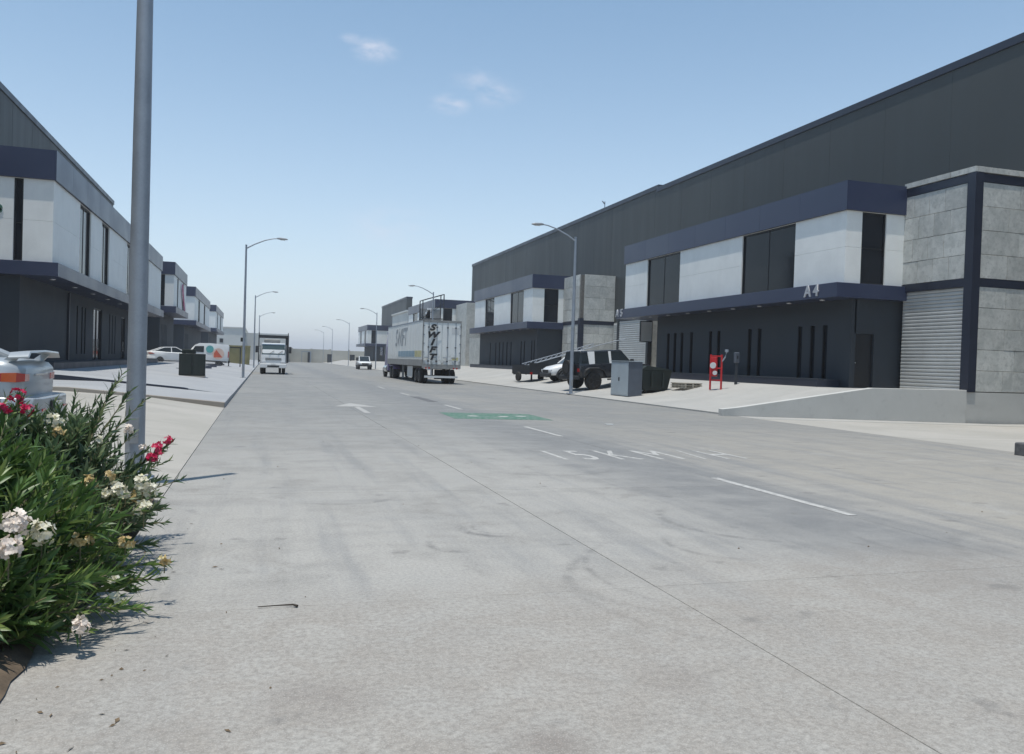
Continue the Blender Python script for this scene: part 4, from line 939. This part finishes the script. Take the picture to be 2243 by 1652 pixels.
# ---- white delivery van with round stickers, nose to the left buildings
VN = thing('delivery_van', 'white van with orange and teal stickers behind the dark green box', 'van', (-5.3, 86.5, padl(-5.0)-.12), R(180)); VN.rotation_euler = (0, R(-2.5), R(180))
st = [(-2.2, .86, .45, 1.2, 2.0, .74), (-2.1, .92, .36, 1.25, 2.16, .78), (-.4, .93, .34, 1.25, 2.2, .78), (.55, .93, .34, 1.22, 2.14, .76), (.95, .92, .34, 1.2, 1.95, .72), (1.55, .90, .36, 1.05, 1.22, .74), (2.1, .84, .38, .85, 1.0, .62), (2.25, .7, .45, .75, .85, .5)]
MB().loft(ring_body(st)).build('body', MAT['wpaint'], VN, smooth=40)
MB().loft([[(1.0, -.70, 1.92), (1.0, .70, 1.92), (1.56, .78, 1.24), (1.56, -.78, 1.24)], [(.97, -.70, 1.9), (.97, .70, 1.9), (1.5, .78, 1.22), (1.5, -.78, 1.22)]]).build('windscreen', MAT['cglass'], VN)
for s in (-1, 1):
    MB().prism([(.1, 1.28), (1.2, 1.28), (.92, 1.82), (.1, 1.88)], 'y', s*.90, s*.925).build('side_window', MAT['cglass'], VN)
    for x in (-1.35, 1.4): wheel(VN, x, s*.80, .33, .22, s)
    B(-2.22, -2.14, s*.84-.05, s*.84+.05, .9, 1.5).build('tail_light', MAT['redlens'], VN); B(2.0, 2.2, s*.68-.13, s*.68+.13, .72, .9).build('headlight', MAT['clear'], VN); B(1.0, 1.14, s*1.02-.1, s*1.02+.1, 1.2, 1.4).build('mirror', MAT['plastic'], VN)
    for nm, cx, cz, r, mt, k in (('round_sticker', -1.25, 1.22, .55, 'peach', 0), ('round_sticker', -.45, 1.62, .36, 'teal', 0)):
        MB().tube([(cx, s*.915, cz), (cx, s*.945, cz)], r, 20).build(nm, MAT[mt], VN)
    MB().prism([(-1.65, .9), (-.85, .85), (-.85, 1.25), (-1.05, 1.6)], 'y', s*.946, s*.952).build('orange_sticker', MAT['orange'], VN)
    B(-2.1, 2.0, s*.925, s*.94, .42, .52).build('rub_strip', MAT['plastic'], VN)
B(-2.36, -2.18, -.88, .88, .4, .62).build('rear_bumper', MAT['plastic'], VN, bevel=.04); B(2.1, 2.34, -.84, .84, .38, .62).build('front_bumper', MAT['plastic'], VN, bevel=.05)
sedan('white hatchback nose peeking out left of the dark green box', (-7.6, 80.5, .62), R(20), 'wpaint', spoiler=False, name='parked_car')
gf = thing('barrier_frame', 'thin black portal frame to the right of the white van', 'frame', (-2.55, 88, padl(-2.55)))
for x in (-.55, .55): B(x-.05, x+.05, -.05, .05, 0, 1.9).build('post', MAT['black'], gf)
B(-.6, .6, -.05, .05, 1.9, 2.0).build('beam', MAT['black'], gf)
# ---- boxes, cabinets, fire hose stand
g1 = thing('transformer_box', 'dark green transformer box on the left pavement', 'transformer', (-3.35, 45.2, padl(-3.35, 45)-.02), R(2))
B(-.62, .62, -.55, .55, .06, 1.18).build('case', MAT['dkgreen'], g1, bevel=.02); B(-.64, .64, -.57, .57, 0, .06).build('plinth', MAT['kerb'], g1)
B(-.5, .15, -.3, .45, 1.182, 1.4).build('hood', MAT['dkgreen'], g1, bevel=.03)
for s in (-1, 1): B(s*.3-.27, s*.3+.27, -.575, -.552, .14, 1.1).build('door', MAT['dkgreen'], g1)
B(-.03, .03, -.61, -.576, .6, .72).build('handle', MAT['black'], g1)
cb = thing('electric_cabinet', 'light grey electric cabinet beside the right kerb', 'cabinet', (17.0, 36.55, .17))
B(-.36, .36, -1.0, 1.0, .0, 1.66).build('case', MAT['cab_d'], cb, bevel=.015)
dr = B(-.385, -.362, -.93, .93, .08, 1.52).build('door', MAT['cab_l'], cb, bevel=.008); B(-.375, -.362, -.98, .98, 0.02, 1.62).build('door_frame', MAT['cab_l'], cb)
B(-.42, -.386, -.03, .03, .72, .9).build('handle', MAT['black'], dr); B(-.4, .4, -1.04, 1.04, 1.662, 1.70).build('lid', MAT['cab_l'], cb)
dp = thing('dumpster', 'dark green dumpster right of the light grey cabinet', 'dumpster', (18.55, 37.2, padr(18.55)-.06))
MB().loft([[(-.72, -.75, .15), (.62, -.75, .15), (.62, .75, .15), (-.72, .75, .15)], [(-.85, -.9, 1.15), (.78, -.9, 1.15), (.78, .9, 1.15), (-.85, .9, 1.15)]]).build('bin', MAT['dkgreen'], dp, bevel=.02)
MB().loft([[(-.88, -.93, 1.152), (.8, -.93, 1.152), (.8, .93, 1.152), (-.88, .93, 1.152)], [(-.6, -.93, 1.36), (.55, -.93, 1.22), (.55, .93, 1.22), (-.6, .93, 1.36)]]).build('lid', MAT['dkgreen'], dp)
for a in (-1, 1):
    for c in (-1, 1): MB().tube([(a*.5-.04, c*.6-.04, .08), (a*.5-.04, c*.6+.04, .08)], .08, 10).build('castor', MAT['tyre'], dp)
    B(a*.3-.05, a*.3+.05, -.94, -.86, .3, 1.05).build('rib', MAT['dkgreen'], dp)
pt = thing('pallet_stack', 'low stack of weathered boards right of the dark green dumpster', 'boards', (19.75, 35.6, padr(19.75)+.0), R(10))
for k in range(3):
    for q in range(4): B(-.55, .55, -.5+q*.27, -.28+q*.27, .02+k*.11, .06+k*.11).build('board', MAT['pallet'], pt)
    if k < 2:
        for x in (-.45, 0, .45): B(x-.05, x+.05, -.5, .5, .06+k*.11, .13+k*.11).build('batten', MAT['pallet'], pt)
hz = padr(19.9)
hy = thing('fire_hose_stand', 'red fire hose stand in front of the A4 office wall', 'fire stand', (19.9, 33.2, hz), R(-52))
for x in (-.26, .26): MB().bar((x, 0, 0), (x, 0, 1.62), .07).build('post', MAT['red'], hy)
for z in (.45, 1.0, 1.55): MB().bar((-.26, 0, z), (.26, 0, z), .06).build('rail', MAT['red'], hy)
B(-.22, .04, -.08, .08, .62, 1.5).build('hose_box', MAT['red'], hy, bevel=.02)
for x, z, r in ((-.1, 1.12, .14), (.0, .78, .10)): MB().tube([(x, -.16, z), (x, -.105, z)], r, 14).build('gauge', MAT['plate'], hy)
MB().tube([(.26, 0, 1.3), (.42, -.03, 1.5), (.48, -.03, 1.75)], .035, 8).build('standpipe', MAT['galv'], hy); MB().tube([(.48, -.03, 1.74), (.48, -.03, 1.86)], .08, 10).build('valve_head', MAT['galv'], hy)
ip = thing('meter_post', 'slim grey meter post right of the red fire stand', 'post', (21.2, 33.6, padr(21.2)))
MB().bar((0, 0, 0), (0, 0, 1.0), .1).build('post', MAT['char'], ip); B(-.12, .12, -.08, .08, 1.0, 1.5).build('meter_head', MAT['cab_d'], ip, bevel=.04); B(-.04, .04, -.085, -.081, 1.2, 1.34).build('slot', MAT['black'], ip)
tn = thing('waste_container', 'tan open-top waste container beyond the white van', 'container', (-3.0, 118, .25))
MB().loft([[(-1.5, -1, 0), (1.5, -1, 0), (1.5, 2.5, 0), (-1.5, 2.5, 0)], [(-1.6, -1.1, 2.5), (1.6, -1.1, 2.5), (1.6, 2.6, 2.5), (-1.6, 2.6, 2.5)]]).build('bin', MAT['olive'], tn)
for k in range(5): B(-1.3+k*.62, -1.2+k*.62, -1.16, -1.0, .1, 2.45).build('rib', MAT['olive'], tn)
B(-1.66, 1.66, -1.16, -1.05, 2.4, 2.56).build('rim_bar', MAT['olive'], tn)
an = thing('roof_antenna', 'small antenna on the roof edge of the second right warehouse', 'antenna', (29.6, 69.5, 15.7))
MB().tube([(0, 0, 0), (0, 0, .85)], .04, 6).build('mast', MAT['galv'], an); MB().tube([(0, 0, .6), (-.3, -.1, .85)], .05, 6).build('arm', MAT['galv'], an)
for k in range(5):
    y = 58+k*7.5
    q = thing('parking_stop', ('nearest of' if k == 0 else ('second of', 'third of', 'fourth of', 'farthest of')[k-1])+' the low dark parking stops in front of the left office block', 'parking stop', (-4.4, y, padl(-4.4)-.02), group='parking stops on the left')
    MB().loft([[(-.9, -.1, 0), (-.9, .1, 0), (-.9, .06, .12), (-.9, -.06, .12)], [(.9, -.1, 0), (.9, .1, 0), (.9, .06, .12), (.9, -.06, .12)]]).build('block', MAT['trim'], q)

# ------------------------------------------------------------------ oleanders in the planter bed
def leaf_mesh(name, mat, droop):
    b = []
    for t, wd in ((0, .012), (.18, .6), (.45, 1.0), (.75, .62), (1, .0)):
        z = -droop*t*t; b.append((t, wd*.105, z+.02*wd)); b.append((t, 0, z-.006)); b.append((t, -wd*.105, z+.02*wd))
    f = []
    for i in range(4):
        for j in (0, 1):
            a = i*3+j; f.append((a, a+3, a+4, a+1))
    me = bpy.data.meshes.new(name); me.from_pydata(b, [], f); me.materials.append(mat); me.shade_smooth(); return me
def leaf_frame(p, d, up, L):
    d = d.normalized(); s_ = d.cross(up)
    s_ = s_.normalized() if s_.length > 1e-3 else Vector((1, 0, 0)); n = s_.cross(d)
    return Matrix(((d.x*L, s_.x*L, n.x*L, p.x), (d.y*L, s_.y*L, n.y*L, p.y), (d.z*L, s_.z*L, n.z*L, p.z), (0, 0, 0, 1)))
rnd = random.Random(11)
def rv(a=1.0): return Vector((rnd.uniform(-a, a), rnd.uniform(-a, a), rnd.uniform(-a, a)))
CAMP = Vector((0, 0, 1.6))
def floret(m, c, n, r):
    n = n.normalized(); a = n.cross(Vector((0, 0, 1)) if abs(n.z) < .9 else Vector((1, 0, 0))).normalized(); b = n.cross(a); ph = rnd.uniform(0, 6)
    for k in range(5):
        t = ph+2*math.pi*k/5; d = a*math.cos(t)+b*math.sin(t); e = -a*math.sin(t)+b*math.cos(t); w_ = r*.48
        cup = n*r*rnd.uniform(.1, .5)
        m.add([c, c+d*r*.6+e*w_+cup*.6, c+d*r*1.05+e*w_*.4+cup, c+d*r*1.0-e*w_*.5+cup*.8, c+d*r*.55-e*w_+cup*.5], [(0, 1, 2, 3, 4)])
def shrub(name, label, base, tips, leafmat, nparts, flowers, group='oleanders in the planter bed'):
    """tips: list of stem end points; flowers: (pos, material, radius, n)"""
    S = thing(name, label, 'shrub', (base[0][0], base[0][1], 0.03), group=group, world=True); off = Vector(S.location)
    mats = [leaf_mesh('leaf', MAT[leafmat], d) for d in (.05, .22, .42)]
    stems = MB(); L_ = []
    tips = tips+[((f[0][0]+.02, f[0][1]+.05, f[0][2]-.03), .12) for f in flowers]
    for tp, sz in tips:
        tp = Vector(tp); b = min(base, key=lambda q: (Vector(q)-tp).length+rnd.uniform(0, .5)); b = Vector(b)+rv(.12); b.z = .04
        mid = b.lerp(tp, .5)+Vector((0, 0, .12*(tp-b).length))+rv(.05)
        pts = [b*(1-t)**2+mid*2*t*(1-t)+tp*t*t for t in (0, .2, .4, .6, .8, 1)]
        stems.tube(pts, [.013, .011, .009, .007, .005, .003], 5)
        ln = (tp-b).length; nw = int(10+ln*9)
        for k in range(nw):
            t = .22+.80*k/nw; t = min(t, 1)
            p = b*(1-t)**2+mid*2*t*(1-t)+tp*t*t; ax = (mid-b).lerp(tp-mid, t).normalized()
            a = ax.cross(Vector((0, 0, 1)) if abs(ax.z) < .9 else Vector((1, 0, 0))).normalized(); c = ax.cross(a); ph = rnd.uniform(0, 6.3)
            for q in range(3):
                if rnd.random() < .12: continue
                an_ = ph+q*2.09+rnd.uniform(-.3, .3); out_ = a*math.cos(an_)+c*math.sin(an_)
                open_ = 1.15-.75*t+rnd.uniform(-.2, .25)
                d = (out_*open_+ax*(.55+.5*t)+Vector((0, 0, rnd.uniform(-.02, .3)))).normalized()
                L_.append((leaf_frame(p, d, ax, sz*rnd.uniform(.7, 1.15)*(1-.35*max(0, t-.85)/.15)), rnd.randrange(3)))
    st = stems.build('stems', MAT['stem'], S, smooth=60); st['kind'] = 'stuff'
    L_.sort(key=lambda q: (q[0].translation-CAMP).length-.35*q[0].translation.z)
    for mt, v in L_[:nparts]:
        o = bpy.data.objects.new('leaf', mats[v]); COL.objects.link(o); o.parent = S; mt = mt.copy(); mt.translation = mt.translation-off; o.matrix_local = mt
    V = []; F = []
    for mt, v in L_[nparts:]:
        me = mats[v]; n = len(V); V += [tuple(mt @ w_.co-off) for w_ in me.vertices]; F += [tuple(i+n for i in p.vertices) for p in me.polygons]
    me = bpy.data.meshes.new('foliage'); me.from_pydata(V, [], F); me.materials.append(MAT[leafmat]); me.shade_smooth()
    o = bpy.data.objects.new('foliage', me); COL.objects.link(o); o.parent = S; o['kind'] = 'stuff'
    for pos, mk, rad, n in flowers:
        m = MB(); c = Vector(pos)
        for k in range(n):
            d = rv().normalized(); d = (d+(CAMP-c).normalized()*.55+Vector((0, 0, .35))).normalized()
            floret(m, c+d*rad*rnd.uniform(.55, 1.0), d+rv(.5), rnd.uniform(.017, .025))
        me = m.build('flower_cluster', MAT[mk], S, kind='stuff')
        if n > 5: MB().tube([c-Vector((0, 0, rad*2.2)), c], [.004, .003], 5).build('flower_stalk', MAT['stem'], me)
def dome(cx, cy, rx, ry, h, n, sz, zmin=.15, amin=0, amax=360):
    out_ = []
    for _ in range(n):
        a = R(rnd.uniform(amin, amax)); q = rnd.uniform(0, 1)**.55; z = h*(math.sqrt(max(0, 1-q**2.6)))*rnd.uniform(.72, 1.05)+rnd.uniform(0, .1)
        out_.append(((cx+rx*q*math.cos(a), cy+ry*q*math.sin(a), max(zmin, z)), sz))
    return out_
# front white oleander
t1 = dome(-1.75, 4.75, .72, .55, .62, 75, .155)+dome(-1.85, 5.35, 1.15, 1.05, 1.08, 240, .155)+[((-.52, 5.28, .24), .115), ((-.60, 5.2, .10), .11), ((-.66, 5.45, .20), .11), ((-.85, 4.75, .22), .12), ((-1.0, 4.6, .35), .12), ((-.95, 4.85, .10), .11), ((-.78, 5.6, .48), .11),
     ((-.72, 5.9, .55), .11), ((-1.25, 4.6, .55), .125), ((-1.12, 4.7, .28), .12), ((-.62, 5.05, .14), .11), ((-.75, 5.35, .36), .11)]
f1 = [((-1.17, 4.72, .70), 'pp', .07, 34), ((-1.07, 4.80, .64), 'pw', .066, 32), ((-1.17, 4.60, .60), 'pp', .072, 34), ((-.86, 4.70, .16), 'pp', .045, 18), ((-.76, 5.44, .44), 'py', .045, 12), ((-.55, 5.58, .28), 'py', .035, 8),
      ((-.96, 5.19, .51), 'py', .05, 9), ((-.93, 5.25, .49), 'py', .03, 6), ((-.79, 5.2, .28), 'pw', .03, 5), ((-1.04, 5.85, .74), 'py', .045, 9), ((-.76, 5.1, .19), 'pw', .022, 4)]
shrub('oleander_bush', 'front oleander bush with cream and pale pink flower heads, bottom left', [(-1.9, 5.3, 0), (-1.55, 5.1, 0), (-1.5, 5.6, 0), (-2.2, 5.5, 0), (-1.75, 4.75, 0), (-1.5, 4.8, 0)], t1, 'leaf', 300, f1)
# rear oleander with white and red flowers by the light pole
t2 = dome(-1.75, 7.0, 1.05, 1.0, 1.14, 200, .145)+[((-1.04, 7.1, 1.42), .11), ((-1.1, 7.2, 1.34), .11), ((-1.02, 7.5, 1.28), .11), ((-.92, 7.6, 1.2), .105), ((-.72, 7.5, .68), .11), ((-.60, 7.3, .55), .11), ((-.66, 6.7, .42), .11), ((-1.35, 7.0, 1.25), .105), ((-.70, 6.9, .62), .11), ((-.64, 6.6, .33), .11), ((-1.22, 7.15, 1.22), .1)]
f2 = [((-.82, 7.56, .77), 'pr', .066, 16), ((-.75, 7.62, .84), 'pr', .036, 8), ((-.86, 7.5, .70), 'pr', .045, 10), ((-.93, 7.5, .79), 'pp', .03, 5), ((-.79, 6.4, .65), 'pw', .062, 24), ((-.74, 6.42, .60), 'pw', .055, 20), ((-.77, 6.35, .48), 'pw', .065, 24), ((-.93, 6.24, .63), 'pw', .065, 24), ((-1.0, 6.3, .60), 'pw', .035, 8),
      ((-.9, 6.4, .57), 'pw', .03, 6), ((-1.1, 6.2, .70), 'py', .05, 10), ((-.98, 6.25, .73), 'py', .04, 8), ((-1.41, 6.65, 1.08), 'pw', .055, 13), ((-1.38, 6.6, 1.0), 'py', .04, 8), ((-1.12, 6.6, .95), 'pw', .03, 6), ((-1.02, 7.38, .95), 'pp', .042, 10), ((-.84, 6.5, .55), 'py', .04, 7)]
shrub('oleander_bush', 'rear oleander bush with white clusters and one red cluster, beside the light pole', [(-1.8, 7.0, 0), (-1.5, 6.8, 0), (-1.6, 7.3, 0), (-2.1, 7.1, 0)], t2, 'leaf2', 220, f2)
# left oleander with red flowers
t3 = dome(-2.75, 6.3, 1.25, 1.3, 1.36, 230, .155)+[((-1.72, 6.72, 1.26), .11), ((-1.8, 6.6, 1.2), .11), ((-2.0, 6.4, 1.28), .12), ((-2.25, 6.5, 1.36), .12)]
f3 = [((-1.68, 6.75, 1.25), 'pr', .062, 15), ((-1.76, 6.7, 1.16), 'pr', .05, 11), ((-1.61, 6.72, 1.15), 'pr', .05, 11)]
shrub('oleander_bush', 'left oleander bush topped by red flowers, in front of the silver sedan', [(-2.7, 6.3, 0), (-2.4, 6.0, 0), (-2.9, 6.7, 0), (-2.3, 6.5, 0)], t3, 'leaf', 200, f3)
# litter on the concrete round the bed
m = MB()
for _ in range(45):
    y = rnd.uniform(3.6, 8.5); x = -.98+abs(rnd.gauss(0, .33)); a = rnd.uniform(0, 6.3); L = rnd.uniform(.012, .06); w_ = L*rnd.uniform(.15, .4)
    c, s_ = math.cos(a), math.sin(a); z = .004
    m.add([(x-c*L/2, y-s_*L/2, z), (x-s_*w_/2, y+c*w_/2, z+.006), (x+c*L/2, y+s_*L/2, z+.002), (x+s_*w_/2, y-c*w_/2, z)], [(0, 3, 2, 1)])
for _ in range(30):
    y = rnd.uniform(2.6, 16); x = rnd.uniform(-.8, 9); r = rnd.uniform(.004, .013)
    m.add([(x-r, y, .003), (x, y-r, .003), (x+r, y, .003), (x, y+r, .003), (x, y, .003+r*.9)], [(0, 1, 4), (1, 2, 4), (2, 3, 4), (3, 0, 4)])
o = m.build('leaf_litter', MAT['dry'], kind='stuff'); o['label'] = 'scattered dry leaves and grit on the concrete'; o['category'] = 'litter'
tw = MB().tube([(.02, 5.405, .008), (.15, 5.40, .012), (.235, 5.385, .016), (.262, 5.36, .012)], [.003, .004, .006, .009], 6).build('twig', MAT['twig'], loc=(.13, 5.4, 0)); tag(tw, 'short dark twig lying on the near transverse joint', 'twig')

# ------------------------------------------------------------------ haze in the air
hz_ = MB().box(-1450, 1450, -290, 2550, -1.5, 40).build('haze', None, kind='stuff'); hz_['label'] = 'thin pale haze in the air down the street'; hz_['category'] = 'haze'
hm = bpy.data.materials.new('haze_air'); hm.use_nodes = True; hn = hm.node_tree; hn.nodes.clear()
ho = hn.nodes.new('ShaderNodeOutputMaterial'); hv = hn.nodes.new('ShaderNodeVolumePrincipled')
hv.inputs['Color'].default_value = (.90, .94, 1, 1); hv.inputs['Density'].default_value = .0006; hv.inputs['Anisotropy'].default_value = .2
hn.links.new(hv.outputs[0], ho.inputs['Volume']); hz_.data.materials.append(hm)
